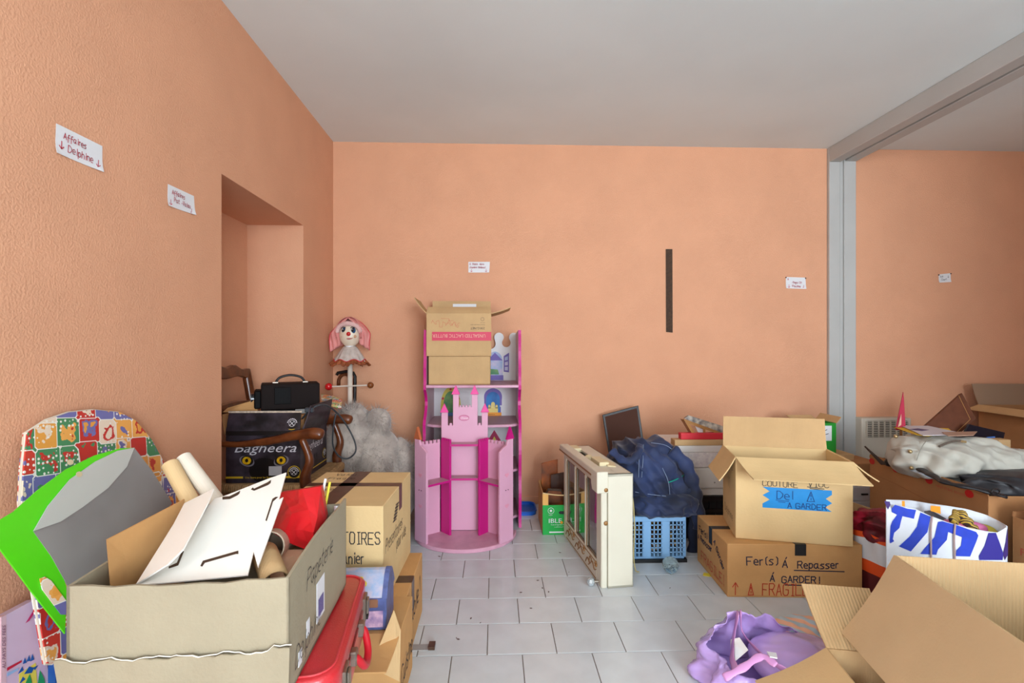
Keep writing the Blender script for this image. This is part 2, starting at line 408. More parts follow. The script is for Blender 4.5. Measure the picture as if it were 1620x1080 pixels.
# running-bond tiles: the near, visible ones singly, the rest as one piece
TW, TD, TY = .2575, .2025, 2.013
rest = MB(); proto = None
for k in range(-32, 8):
    y0 = TY+k*TD; y1 = min(y0+TD, BY)
    if y1 < FY+.05: continue
    x = -.028+(.12875 if k % 2 == 0 else 0)-TW*6
    while x < RX-.02:
        x0, x1 = max(x, LX), min(x+TW, RX); x += TW
        if x1-x0 < .02: continue
        near = -1.2 < x0 < 2.6 and k >= -3
        full = x1-x0 > TW-.001 and y1-y0 > TD-.001
        if not near: rest.box(x0+.0015, x1-.0015, y0+.0015, y1-.0015, -.006, 0); continue
        if full and proto is not None:
            o = proto.copy(); COL.objects.link(o)
        else:
            hx, hy = (x1-x0)/2-.0016, (y1-y0)/2-.0016
            mb = MB(); mb.box(-hx, hx, -hy, hy, -.006, -.0008); mb.hexa([(-hx, -hy, -.0008), (hx, -hy, -.0008), (hx, hy, -.0008), (-hx, hy, -.0008), (-hx+.0015, -hy+.0015, 0), (hx-.0015, -hy+.0015, 0), (hx-.0015, hy-.0015, 0), (-hx+.0015, hy-.0015, 0)])
            o = mb.build('tile', TILE, fl, weld=False)
            if full: proto = o
        o.location = ((x0+x1)/2, (y0+y1)/2, 0)
rest.build('tile_field', TILE, fl, weld=False, kind='stuff')
struct('ceiling', MB().box(LX-.35, RX+.1, FY-.1, BY+.1, CZ, CZ+.1), CEIL)
struct('wall_back', MB().box(LX-.35, RX+.1, BY, BY+.12, 0, CZ), WALL)
mb = MB(); mb.prism([(LX, y, z) for y, z in ((FY-.1, 0), (-2.05, 0), (-2.05, 1.1), (-2.05, 2.4), (-.55, 2.4), (-.55, 1.1), (-2.05+.0001, 1.1), (-2.05+.0001, 0), (NY0, 0), (NY0, NZ), (NY1, NZ), (NY1, 0), (BY+.1, 0), (BY+.1, CZ), (FY-.1, CZ))], (NX-LX, 0, 0)); mb.box(NX-.12, NX, NY0-.15, NY1+.15, 0, NZ+.15)
struct('wall_left', mb, WALL, weld=False)
WALLW = mat('white_plaster', (228, 228, 224), .85, spec=.2)
struct('wall_right', MB().box(RX, RX+.1, FY-.1, BY+.1, 0, CZ), WALL)
mb = MB()
for x0, x1, z0, z1 in ((LX-.35, .5, 0, CZ), (2.7, RX, 0, CZ), (.5, 2.7, 2.5, CZ), (.5, 2.7, 0, .3)):
    mb.box(x0, x1, FY-.1, FY, z0, z1)
struct('wall_front', mb, WALLW, weld=False)
mb = MB(); mb.box(LX+.001, 2.437, BY-.012, BY, 0, .055); mb.box(2.64, RX, BY-.012, BY, 0, .055); struct('baseboard_back', mb, WALL, bevel=.003, weld=False)
mb = MB(); mb.box(LX, LX+.012, FY, NY0, 0, .055); mb.box(LX, LX+.012, NY1, BY-.012, 0, .055); struct('baseboard_left', mb, WALL, bevel=.003, weld=False)
# frame of the removed sliding partition: double rail under the ceiling and double jamb on the back wall
hd = struct('trim_1', MB().box(2.437, 2.52, FY, BY-.03, 2.475, CZ), GREY, bevel=.004)
MB().box(2.52, 2.555, FY, BY-.03, 2.515, CZ).build('rail_groove', GREY, hd)
MB().box(2.555, 2.64, FY, BY-.03, 2.482, CZ).build('rail', GREY, hd, bevel=.004)
jb = struct('trim_2', MB().box(2.437, 2.517, BY-.03, BY, 0, CZ), GREY, bevel=.004)
MB().box(2.517, 2.55, BY-.012, BY, 0, 2.52).build('jamb_groove', GREY, jb)
MB().box(2.55, 2.64, BY-.028, BY, 0, 2.50).build('jamb_strip', GREY, jb, bevel=.004)
# window behind the camera (frame only: the camera stands in front of it)
wf = MB()
for x in (.5, 1.2, 1.9): wf.box(x, x+.05, FY-.07, FY-.03, .3, 2.5)
for z in (.3, 2.45): wf.box(.5, 2.44, FY-.07, FY-.03, z, z+.05)
struct('window_1', wf, WHITE, weld=False)
# unseen panel beside the camera, added to keep window light out of the bay
struct('light_blocker_1', MB().box(2.558, 2.596, FY+.6, .45, .01, 2.48), GREY, bevel=.004)

# ------------------------------------------------------------------ notes and tape on the walls
def wall_note(pts, nrm, label, lines, arrows, ink, cards_pins=False, hh=None):
    P = [V(p) for p in pts]; n = V(nrm); c = sum(P, V())/4
    root = thing('paper_note', label, 'note', c)
    nn = n*.0008
    mb = MB(); K = 6; vs = []
    # slightly curled sheet
    def f(u, v):
        a = lerp(lerp(P[0], P[1], u), lerp(P[3], P[2], u), v)
        return a+n*(.0015+.006*max(0, v-.55)**2*4*(abs(u-.5)*2)**2)-c
    mb.grid(f, 8, 6); mb.build('sheet', PAPER, root, solid=.0006)
    u = (P[1]-P[0]).normalized(); v = (P[0]-P[3]).normalized(); H = (P[0]-P[3]).length; W = (P[1]-P[0]).length
    fm = (P[3]-c+n*.0022, u, v, n)
    write(root, [(t, a*W, b*H, h*H) for t, a, b, h in lines], fm, ink, r=H*.012, cond=.85)
    if arrows: write(root, [('~', a*W, b*H, .26*H) for a, b in arrows], fm, ink, name='arrow_mark', r=H*.016)
    if cards_pins:
        for p in (P[0], P[1]): MB().ball(p-c+n*.004-v*.004, .005, 8).build('pin', mat('brown_pin', (70, 38, 24), .4), root)
    return root
wall_note([atx(88, 195, LX), atx(161, 231, LX), atx(161, 272, LX), atx(86, 241, LX)], (1, 0, 0), 'large white paper note on the left wall reading Affaires Delphine', [('Affaires', .14, .6, .2), ('Delphine', .24, .2, .24)], [(.06, .22), (.86, .14)], INKC)
wall_note([atx(265, 291, LX), atx(306, 310, LX), atx(308, 340, LX), atx(264, 325, LX)], (1, 0, 0), 'white paper note left of the niche with two lines of red writing', [('Affaires', .14, .62, .2), ('Pat -Valou', .22, .3, .2)], [(.05, .08), (.86, .06)], INKC)
wall_note([aty(741, 414, BY), aty(775, 414, BY), aty(774, 431, BY), aty(741, 431, BY)], (0, -1, 0), 'small white note on the back wall above the pink castle shelves', [('A  Robin  dans', .06, .7, .17), ('chambre (bidous)', .06, .4, .16)], [(.1, .06), (.78, .06)], INKC)
wall_note([aty(1243, 438, BY), aty(1274, 439, BY), aty(1275, 457, BY), aty(1243, 456, BY)], (0, -1, 0), 'small white pinned note on the back wall just left of the grey jamb', [('A', .08, .72, .18), ('-Theoz CH', .28, .46, .16), ('+', .48, .34, .1), ('Pauline', .32, .12, .19)], [(.1, .08), (.86, .08)], INKC, True)
wall_note([aty(1484.5, 434, BY), aty(1503.5, 432, BY), aty(1504, 446, BY), aty(1485, 447, BY)], (0, -1, 0), 'small pinned note on the wall of the bay right of the grey jamb', [('Ext', .12, .6, .2), ('Court', .22, .22, .22)], [(.72, .5)], INK, True)
st = thing('tape_strip', 'long dark brown vertical tape strip stuck on the back wall', 'tape', aty(1058.5, 460, BY))
mb = MB(); P = [aty(1053, 394, BY), aty(1063.5, 394, BY), aty(1064, 526, BY), aty(1053.5, 525, BY)]; mb.prism([p+V((0, -.002, 0)) for p in P], (0, -.0015, 0)); mb.build('strip', mat('dark_brown_strip', (66, 40, 14), .6, var=.3, vscale=60, bump=.4, bscale=120), st, world=True)

# ------------------------------------------------------------------ wall convector in the right-hand bay
hx0, hx1 = aty(1362, 700, 3.46).x, 3.0
cv = thing('wall_convector', 'cream electric convector heater on the wall of the right bay', 'heater', ((hx0+hx1)/2, BY, .26)); hw = (hx1-hx0)/2
HEAT = mat('heater_cream', (206, 200, 184), .5)
MB().box(-hw, hw, -.09, 0, 0, .355).build('casing', HEAT, cv, bevel=.008, seg=2)
MB().box(-hw+.03, hw-.03, -.093, -.088, .22, .335).build('grille_recess', mat('grille_dark', (50, 42, 36), .6), cv)
for i in range(9):
    z = .226+i*.0125; MB().box(-hw+.03, hw-.03, -.1, -.09, z, z+.0055).build('slat', HEAT, cv)
for i in range(8):
    x = -hw+.03+i*(2*hw-.06)/7; MB().box(x-.003, x+.003, -.102, -.09, .22, .335).build('grille_bar', HEAT, cv)

# ================================================================== left pile
# lower cartons along the floor
b2 = carton('taped_carton', 'low brown carton with brown tape under the tall taped carton', (-.495, 1.935, 0), 0, .37, .37, .25, CARDO, closed=True)
decal(b2, fr(b2, 't'), .0, .37, .10, .155, TAPEB); decal(b2, fr(b2, 'r'), .10, .155, .13, .25, TAPEB)
write(b2, [('Table', .02, .1, .07), ('1', .28, .12, .06)], fr(b2, 'r'), r=.003)
b3 = carton('open_carton', 'low open brown carton standing on the tiles below the red suitcase', (-.478, 1.637, 0), 0, .375, .23, .25, CARDO, closed=True, flaps={'f': (.15, 98, .01)}, inner=CARDO)
write(b3, [('Cuisine', .02, .07, .06)], fr(b3, 'r'), r=.0025, cond=.75)
mb = MB(); mb.prism([aty(623, 965, 1.505), aty(634, 998, 1.516), aty(632, 1078, 1.49), aty(586, 1055, 1.46)], (0, .004, 0)); mb.build('flap', CARD, b3, world=True)
o = carton('support_carton', 'brown carton mostly hidden beneath the red suitcase', (-.60, .965, 0), 0, .42, .45, .318, CARDD, closed=True)

# tall taped carton
b1 = carton('taped_carton', 'tall taped cardboard carton with handwritten labels beside the red paper bag', (-.548, 1.905, .25), R(-2), .36, .45, .343, CARDY, closed=True)
decal(b1, fr(b1, 't'), .125, .19, -.0015, .45, TAPEB); decal(b1, fr(b1, 'f'), .125, .19, .285, .3435, TAPEK); decal(b1, fr(b1, 't'), 0, .361, .235, .28, TAPEB); decal(b1, fr(b1, 'r'), .235, .28, .25, .3435, TAPEB)
write(b1, [('PRESENTOIRES', .092, .215, .04), ('vide-Granier', .118, .15, .036)], fr(b1, 'f'), r=.0017, cond=.62)
write(b1, [('Presentoires', .03, .17, .045), ('pour vide', .19, .12, .04)], fr(b1, 'r'), r=.0014, slant=.2, cond=.7)
write(b1, [('Fragile', .05, .33, .03), ('Grande', .02, .18, .03), ('Valou', .06, .39, .03)], fr(b1, 't'), r=.0011, cond=.8)
underline(b1, fr(b1, 'r'), [[((.13+.004*i if i % 2 else .19+.004*i), .235+.005*i) for i in range(12)]], INK, .0016)

# toy treasure chest standing in the open carton
CH1 = mat('chest_silver_blue', (150, 172, 205), .3, rgb2=(196, 186, 200), vscale=45); CHB = mat('chest_border_blue', (86, 96, 146), .4, var=.25, vscale=40)
ch = thing('treasure_chest', 'small silver-blue toy treasure chest with domed lid behind the red suitcase', 'chest', (-.437, 1.600, .251), R(1))
MB().box(-.1, .1, -.062, .062, 0, .10).build('body', CHB, ch, bevel=.004)
P = [(0, -.064+.128*i/12, .10+.068*math.sin(PI*i/12)) for i in range(13)]
MB().prism([(-.102, p[1], p[2]) for p in P], (.204, 0, 0)).build('lid', CH1, ch, bevel=.003)
for x in (-.102, .087):
    mb = MB(); vs = []
    mb.prism([(x, -.066+.132*i/12, .10+.0705*math.sin(PI*i/12)) for i in range(13)], (.0155, 0, 0)); mb.build('lid_border', CHB, ch)
for x in (-.085, .01): MB().box(x, x+.08, -.0645, -.061, .012, .062).build('picture_panel', mat('chest_picture', (146, 120, 160), .4, rgb2=(210, 170, 190), vscale=50), ch)
MB().box(.0, .075, -.067, -.06, .072, .098).build('lock_plate', mat('lock_brown', (140, 96, 72), .4), ch, bevel=.003)
mb = MB()
for i in range(5): mb.ball((.02+.006*math.sin(i*2), -.055+.014*i, .125+.011*i-.002*i*i*.6), .011, 10)
mb.build('yellow_ornament', mat('ornament_yellow', (222, 196, 40), .4), ch, smooth=True, weld=False)

# red vintage suitcase
RED = mat('red_leatherette', (186, 22, 32), .28, rgb2=(205, 46, 52), vscale=5, bump=.12, bscale=260, coat=.25)
REDD = mat('red_suitcase_edge', (176, 18, 30), .3, rgb2=(224, 110, 116), vscale=7, bump=.1, bscale=260)
su = thing('suitcase', 'vintage red suitcase lying flat under the big front carton', 'suitcase', (-.592, 1.215, .32), R(7))
def rrect(a, b, r, z, n=6):
    out = []
    for cx, cy, s in ((a-r, b-r, 0), (-a+r, b-r, 1), (-a+r, -b+r, 2), (a-r, -b+r, 3)):
        for i in range(n+1): t = PI/2*(s+i/n); out.append(V((cx+r*math.cos(t), cy+r*math.sin(t), z)))
    return out
sw, sd = .245, .235
mb = MB(); mb.prism(rrect(sw, sd, .05, 0), (0, 0, .075)); mb.build('body', REDD, su, bevel=.008, seg=3)
mb = MB(); mb.prism(rrect(sw, sd, .05, .079), (0, 0, .06)); mb.build('lid', RED, su, bevel=.012, seg=3, smooth=True)
mb = MB(); mb.tube(rrect(sw-.012, sd-.012, .045, .1395), .0028, 6, closed=True); mb.build('piping', mat('red_piping', (214, 60, 66), .4), su)
mb = MB(); mb.tube([p+V((0, 0, .077)) for p in rrect(sw-.001, sd-.001, .05, 0)], .003, 6, closed=True); mb.build('seam', mat('seam_metal', (150, 60, 58), .4, metal=.4), su)
mb = MB(); hp = smooth_path([(sw-.002, -.055, .07), (sw+.014, -.054, .062), (sw+.026, -.03, .03), (sw+.028, .005, .018), (sw+.026, .04, .03), (sw+.014, .064, .062), (sw-.002, .065, .07)], 6); mb.tube(hp, .0095, 8); mb.build('handle', mat('handle_red', (200, 26, 40), .35), su, smooth=True)
for y in (-.055, .065): MB().box(sw-.003, sw+.014, y-.014, y+.014, .052, .086).build('handle_mount', CHROME, su, bevel=.003)
for y in (-.15, .16):
    c = MB().box(sw-.003, sw+.007, y-.024, y+.024, .045, .108).build('clasp', CHROME, su, bevel=.002)
    MB().box(sw+.007, sw+.013, y-.014, y+.014, .062, .10).build('latch', CHROME, c, bevel=.002)
    MB().box(sw+.007, sw+.012, y-.01, y+.01, .046, .056).build('keyhole', BLACK, c)

# big foreground carton on the suitcase
bc = thing('large_carton', 'large pale open cardboard carton in front with torn paper band', 'box', (-.601, 1.165, .465), R(3.2)); a, b, h, t = .197, .222, .225, .006
bc['w'] = .394; bc['d'] = .444; bc['h'] = h
mb = MB(); mb.box(-a, a, -b, b, 0, t)
K = 10
def wall(p, q, nrm, sag):
    p, q, nrm = V(p), V(q), V(nrm)
    for i in range(K):
        u0, u1 = i/K, (i+1)/K; z0 = h+sag(u0); z1 = h+sag(u1); A, B = lerp(p, q, u0), lerp(p, q, u1)
        mb.hexa([A, B, B+nrm*t, A+nrm*t, A+V((0, 0, z0)), B+V((0, 0, z1)), B+nrm*t+V((0, 0, z1)), A+nrm*t+V((0, 0, z0))])
wall((-a, -b, 0), (a, -b, 0), (0, 1, 0), lambda u: -.006*math.sin(PI*u)+.002*math.sin(u*25))
wall((a, -b, 0), (a, b, 0), (-1, 0, 0), lambda u: .012*math.sin(PI*min(1, u*1.15))+.015*u*u)
wall((-a, -b, 0), (-a, b, 0), (1, 0, 0), lambda u: .004*math.sin(PI*u)); wall((-a, b, 0), (a, b, 0), (0, -1, 0), lambda u: 0)
mb.build('body', CARDL, bc, weld=True)
# torn band round the lower front
def torn(u): return .091+.0016*math.sin(u*37)+.0013*math.sin(u*91)+(.009 if u > .92 else 0)+(.006 if u < .06 else 0)
mb = MB(); n = 40; xs = [lerp(-a-.012, a+.006, i/n) for i in range(n+1)]
pts = [V((x, -b-.008-.004*math.sin(i*.6), torn(i/n))) for i, x in enumerate(xs)]
mb.grid(lambda u, v: lerp(V((lerp(-a-.012, a+.006, u), -b-.012-.002*math.sin(u*20), torn(u))), V((lerp(-a-.004, a, u), -b-.003, .0)), v), n+1, 6)
mb.build('torn_band', CARDL, bc, solid=.003)
mb = MB(); mb.tube(pts, .0013, 5); mb.build('torn_edge', mat('torn_paper_edge', (238, 232, 218), .9), bc)
write(bc, [('Papeterie', .10, .15, .04), ('Delphine', .03, .03, .04)], fr(bc, 'r'), r=.001, slant=.3, cond=.8)
decal(bc, fr(bc, 'r'), .17, .23, .04, .13, PAPER, 'address_label'); decal(bc, fr(bc, 'r'), .10, .12, .05, .085, PAPER, 'paper_scrap'); decal(bc, fr(bc, 'r'), .05, .07, .02, .05, PAPER, 'paper_scrap')
mb = MB()
for i in range(8): mb.prism([V(fr(bc, 'r')[0])+V((.002, .18+.005*i, .05)), V(fr(bc, 'r')[0])+V((.002, .1825+.005*i, .05)), V(fr(bc, 'r')[0])+V((.002, .1825+.005*i, .09)), V(fr(bc, 'r')[0])+V((.002, .18+.005*i, .09))], (.0006, 0, 0))
mb.build('barcode', mat('print_violet', (96, 84, 130), .6), bc)

# things in it
def sheet(name, pts, off, m, label, cat, solid=.004, parent=None, slots=()):
    c = sum((V(p) for p in pts), V())/len(pts)
    r = thing(name, label, cat, c) if parent is None else parent
    mb = MB(); mb.prism(pts, V(off)); mb.build('panel', m, r, world=True)
    return r
A, B = aty(168, 853, 1.0), aty(291, 789, 1.235)
sheet('cardboard_divider', [A, B, V((B.x+.0, B.y, .5)), V((A.x+.02, A.y, .5))], (.004, -.004, 0), CARDO, 'brown cardboard panel upright in the left of the front carton', 'cardboard')
P1, P2, P3 = aty(254, 925, .99), aty(408, 897, 1.01), aty(453, 747, 1.3)
nn = (P2-P1).cross(P3-P1).normalized(); nn = nn if nn.z > 0 else -nn
on = lambda x, y: onp(x, y, P1, nn)
ws = sheet('die_cut_board', [on(*p) for p in ((217, 925), (254, 922), (392, 909), (401, 872), (408, 897), (448, 786), (441, 790), (453, 747), (424, 757), (350, 786), (340, 788))], -nn*.003, WHITEC, 'white die-cut folding board lying across the top of the front carton', 'cardboard')
ctr = ws.location
FA, FB, FC = on(217, 925), on(293, 797), onp(291, 870, P1+nn*.045, nn)
n2 = (FB-FA).cross(FC-FA).normalized(); n2 = n2 if n2.z > 0 else -n2
of = lambda x, y: onp(x, y, FA, n2)
mb = MB(); mb.prism([of(*p) for p in ((217, 925), (268, 893), (291, 870), (330, 797), (339, 774), (293, 797), (276, 830))], n2*.003); mb.build('folded_flap', WHITEC, ws, world=True)
SLOT = mat('slot_shadow_board', (70, 48, 30), .9)
for k, poly in enumerate((((352, 786), (363, 785), (377, 778), (380, 776), (379, 780), (376, 783), (364, 789), (352, 790)), ((397, 774), (400, 771), (402, 773), (423, 763), (429, 759), (428, 764), (424, 767), (402, 776)),
              ((420, 823), (431, 789), (436, 786), (440, 786), (432, 793), (422, 824)), ((317, 895), (321, 887), (377, 871), (377, 876), (373, 876), (324, 890), (320, 896)))):
    mb = MB(); mb.prism([onp(x, y, P1+nn*.0006, nn) for x, y in poly], nn*.0006); mb.build('slot', SLOT, ws, world=True)
for k, poly in enumerate((((318, 815), (327, 796), (331, 797), (321, 814)), ((267, 896), (280, 890), (288, 871), (291, 872), (282, 894), (267, 899)))):
    mb = MB(); mb.prism([onp(x, y, P1+nn*.001, nn) for x, y in poly], nn*.0006); mb.build('slot', SLOT, ws, world=True)
def tubeobj(name, p, q, r, m, label, cat='tube', wall=.003):
    p, q = V(p), V(q); o = thing(name, label, cat, q); L = (p-q).length
    M = (p-q).to_track_quat('Z', 'Y').to_matrix().to_4x4()
    mb = MB(); mb.lathe([(r, 0), (r, L), (r-wall, L), (r-wall, L-.05), (r-wall, .003), (0, .003)], n=24, M=M); mb.build('tube_wall', m, o, smooth=False); return o
pa, pb = aty(269, 734, 1.36), aty(312, 812, 1.30); d = (pb-pa).normalized()
tubeobj('mailing_tube', pa, pa+d*.34, .0205, mat('kraft_tube', (214, 182, 134), .7, var=.05), 'kraft brown mailing tube standing in the front carton')
pa, pb = aty(290, 724, 1.40), aty(347, 800, 1.34); d = (pb-pa).normalized()
tubeobj('mailing_tube', pa, pa+d*.34, .0205, mat('white_tube', (224, 214, 196), .7, var=.04), 'white mailing tube standing in the front carton, beside the brown tube')
tubeobj('paper_roll', aty(424, 866, 1.16), aty(450, 852, 1.33), .036, mat('paper_roll', (212, 186, 160), .8, var=.05), 'beige paper roll lying below the red paper bag', 'roll')
mb = MB(); q0, q1 = aty(436, 915, 1.02), aty(418, 868, 1.12); ax = (q1-q0).normalized(); e1 = ax.cross(V((0, 0, 1))).normalized(); e2 = e1.cross(ax)
mb.grid(lambda u, v: lerp(q0, q1, v)-e2*.012+(e1*math.cos(lerp(-.3, 2.9, u))+e2*math.sin(lerp(-.3, 2.9, u)))*.027, 14, 4)
o = thing('curled_card', 'curled piece of tan card beside the white die-cut board', 'cardboard', q0); mb.build('curl', CARD, o, solid=.003, world=True, smooth=True)
sheet('card_panel', [aty(418, 872, 1.2), aty(485, 869, 1.22), aty(485, 900, 1.16), aty(430, 925, 1.08), aty(425, 900, 1.12)], (0, .004, .0), mat('rosy_card', (206, 162, 128), .8, var=.03), 'rose-tan card panel below the red paper bag', 'cardboard')
# crumpled red paper bag
rb = thing('red_paper_bag', 'crumpled glossy red paper bag in the front carton', 'bag', aty(480, 850, 1.3))
fp = {0: (444, 779, 1.34), 1: (478, 774, 1.30), 2: (508, 769, 1.33), 3: (516, 818, 1.30), 4: (510, 845, 1.25), 5: (494, 873, 1.20), 6: (461, 860, 1.22), 7: (429, 841, 1.24), 8: (436, 815, 1.29),
      9: (462, 812, 1.25), 10: (488, 806, 1.25), 11: (502, 818, 1.24), 12: (478, 838, 1.21), 13: (496, 842, 1.19), 14: (452, 838, 1.22), 15: (492, 825, 1.22), 16: (470, 795, 1.29), 17: (497, 790, 1.28)}
vs = [aty(*fp[i]) for i in range(18)]
fs = [(0, 16, 1), (0, 8, 9), (0, 9, 16), (1, 16, 10), (16, 9, 10), (1, 10, 17), (1, 17, 2), (2, 17, 11), (2, 11, 3), (17, 10, 11), (3, 11, 13), (3, 13, 4), (4, 13, 5), (5, 13, 12), (5, 12, 6), (6, 12, 14), (6, 14, 7), (7, 14, 9), (7, 9, 8), (9, 14, 12), (9, 12, 15), (9, 15, 10), (10, 15, 11), (11, 15, 13), (15, 12, 13)]
k = len(vs); per = [0, 1, 2, 3, 4, 5, 6, 7, 8]; vs += [vs[i]+V((-.012, .05, -.01)) for i in per]
fs += [(per[i], per[(i+1) % 9], k+(i+1) % 9, k+i) for i in range(9)]+[[k+i for i in range(9)]]
mb = MB(); mb.add(vs, fs); RB = mat('glossy_red_paper', (216, 26, 34), .42, coat=.1, wr=(14, .5, .02)); mb.build('bag', RB, rb, world=True)
mb = MB(); pz = aty(490, 857, 1.2); mb.prism([aty(489, 856, 1.205), aty(507, 856, 1.215), aty(507, 858, 1.214), aty(489, 858, 1.204)], (0, -.001, 0)); mb.build('printed_line', PAPER, rb, world=True)
for q, (x, y, m_) in enumerate(((512, 765, PAPER), (519, 770, mat('yellow_plastic', (226, 210, 60), .4)))):
    o = thing('drinking_straw', ('white', 'yellow')[q]+' straw poking up behind the red paper bag', 'straw', aty(x, y+40, 1.38)); p = aty(x+3, y-8, 1.39)
    MB().tube([p, p+V((-.02, -.01, -.12))], .0035, 8).build('tube_wall', m_, o, world=True)
o = thing('white_paper_roll', 'white paper edge standing between red bag and carton wall', 'paper', aty(533, 850, 1.33))
mb = MB(); mb.grid(lambda u, v: aty(529+6*u, 800+8*v+(78*v), 1.345-.01*math.sin(3*u)), 5, 4); mb.build('sheet', PAPER, o, solid=.002, world=True)

# patchwork board, green folder, book against the left wall
PW = patchwork('patchwork_print', [(112, 112, 168), (200, 52, 44), (232, 160, 70), (70, 140, 92), (112, 112, 168), (236, 214, 190), (206, 64, 50), (240, 170, 84)], 16)
pn = V((1, -.0, .13)).normalized(); pp = V((-1.105, 1.4, .9))
ob = lambda x, y: onp(x, y, pp, pn)
o = thing('patchwork_board', 'rounded board covered in colourful patchwork print leaning on the left wall', 'board', V((-1.0, 1.45, 0)))
out = [(35, 795), (38, 740), (44, 684), (75, 664), (110, 652), (150, 648), (190, 652), (215, 665), (240, 695), (262, 735), (285, 785), (285, 850), (250, 950), (200, 1049), (75, 1049), (58, 947), (45, 870)]
pts = [ob(*p) for p in out]
mb = MB(); mb.prism(pts, pn*-.012); mb.build('printed_board', [PW], o, world=True)
mb = MB(); mb.tube([p-pn*.006 for p in pts], .003, 6, closed=True); mb.build('edge_binding', mat('card_edge', (214, 200, 180), .8), o, world=True)
lo = sorted((p.z, p.y) for p in pts)[0]
mb = MB(); mb.box(-1.02, -.98, 1.25, 1.6, 0, lo[0]+.005); mb.build('foot', CARDD, o, world=True)
GRN = mat('lime_green_card', (84, 212, 26), .3, coat=.2, var=.02); GRY = mat('grey_card', (150, 146, 142), .45, rgb2=(122, 118, 116), vscale=3); LGR = mat('light_grey_card', (188, 188, 180), .4)
gn = V((1, -.05, .22)).normalized(); gp = V((-.985, 1.3, .8)); og = lambda x, y, d=0: onp(x, y, gp+gn*d, gn)
o = thing('green_folder', 'lime green and grey cardboard folder with handle hole leaning by the patchwork board', 'folder', V((-.9, 1.2, .45)))
mb = MB(); mb.prism([og(*p) for p in ((0, 822), (22, 809), (60, 775), (105, 742), (150, 720), (190, 709), (213, 708), (160, 760), (100, 815), (60, 845), (88, 880), (106, 930), (103, 1002), (50, 935), (-4, 862))], gn*-.003); mb.build('green_cover', GRN, o, world=True)
mb = MB(); mb.prism([og(x, y, .002) for x, y in ((52, 840), (75, 800), (110, 758), (150, 730), (185, 713), (212, 708), (200, 738), (170, 772), (130, 802), (95, 825))], gn*.002); mb.build('grey_flap', LGR, o, world=True)
mb = MB(); mb.prism([og(x, y, -.001) for x, y in ((52, 841), (95, 823), (130, 801), (170, 771), (200, 738), (212, 709), (240, 745), (272, 796), (200, 870), (108, 930), (80, 880))], gn*.002); mb.build('grey_panel', GRY, o, world=True)
mb = MB(); hs = [og(x, y, .001) for x, y in ((62, 915), (70, 912), (80, 918), (104, 950), (104, 972), (96, 972), (66, 932))]; mb.prism(hs, gn*.0012); mb.build('handle_hole', PW, o, world=True)
mb = MB(); c = og(110, 730, .0025); 
for x, y in ((111, 731), (125, 750)): mb.prism([og(x+5*math.cos(i*PI/6), y+4.5*math.sin(i*PI/6), .0045) for i in range(12)], gn*.001)
mb.build('sticker_dot', mat('beige_sticker', (205, 186, 150), .6), o, world=True)
ft = og(60, 1000); MB().box(-.92, -.825, 1.14, 1.3, 0, .44).build('support_box', CARDD, None).location = (0, 0, 0)
so = bpy.data.objects['support_box']; so.name = 'plain_box'; tag(so, 'plain brown box hidden under the green folder', 'box')
# children's book with a castle picture
bn = V((1, -.08, .1)).normalized(); bp_ = V((-1.06, 1.1, .3)); okb = lambda x, y, d=0: onp(x, y, bp_+bn*d, bn)
LIL = mat('lilac_cover', (206, 180, 204), .4, var=.05)
o = thing('picture_book', 'lilac picture book with blue towers on its cover against the left wall', 'book', V((-1.02, 1.1, 0)))
bk = [okb(*p) for p in ((10, 972), (55, 948), (76, 1060), (76, 1290), (10, 1310))]
mb = MB(); mb.prism(bk, bn*-.02); mb.build('cover', LIL, o, world=True)
mb = MB(); mb.prism([okb(x, y, .0004) for x, y in ((2, 976), (10, 972), (10, 1290), (2, 1290))], bn*-.02); mb.build('spine', mat('spine_pink', (214, 176, 186), .5), o, world=True)
fm = (okb(4.5, 1056, .002)-o.location, (0, 0, 1), (0, -1, 0), bn)
BLU = mat('cover_blue', (20, 84, 160), .5); YEL = mat('cover_yellow', (222, 206, 84), .5); PGR = mat('cover_green', (40, 150, 90), .5)
printed(o, 'AU PAYS DES FEES', (okb(8, 1057, .002)-o.location, (okb(8, 1000)-okb(8, 1057)), (okb(2, 1020)-okb(9, 1020)), bn), 0, 0, .008, mat('spine_text', (110, 60, 100), .5))
printed(o, 'A', (okb(39, 986, .002)-o.location, (okb(60, 972)-okb(39, 986)), (okb(44, 960)-okb(44, 986)), bn), 0, 0, .036, mat('letter_magenta', (190, 40, 100), .5), shear=.15, sx=1.9)
def patch(polys, m, name, d):
    mb = MB()
    for poly in polys: mb.prism([okb(x, y, d) for x, y in poly], bn*.0006)
    mb.build(name, m, o, world=True)
patch([((30, 1066), (56, 1048), (60, 1100), (30, 1100))], YEL, 'tower_walls', .0004)
patch([((36, 1050), (39, 1040), (42, 1048)), ((42, 1046), (46, 1036), (48, 1045)), ((48, 1046), (51, 1034), (54, 1043)), ((28, 1066), (35, 1054), (37, 1060)), ((38, 1066), (46, 1054), (54, 1056), (50, 1064)), ((52, 1056), (60, 1052), (55, 1060)), ((30, 1082), (36, 1070), (40, 1074))], BLU, 'tower_roofs', .0012)
patch([((38, 1085), (44, 1072), (47, 1066), (50, 1078), (48, 1100), (38, 1100)), ((58, 1090), (63, 1060), (70, 1074), (73, 1100), (58, 1100))], PGR, 'trees', .0018)
patch([((11, 1056), (34, 1044), (34, 1047), (11, 1061))], INKC, 'pink_streak', .0008); patch([((11, 1064), (30, 1056), (28, 1060), (11, 1070))], mat('cover_sky', (150, 180, 220), .5), 'blue_streak', .0008)
bk2 = [okb(*p) for p in ((72, 1046), (100, 1046), (106, 1270), (72, 1270))]
o2 = thing('blue_book', 'dark blue book standing beside the lilac picture book', 'book', V((-1.0, 1.15, 0)))
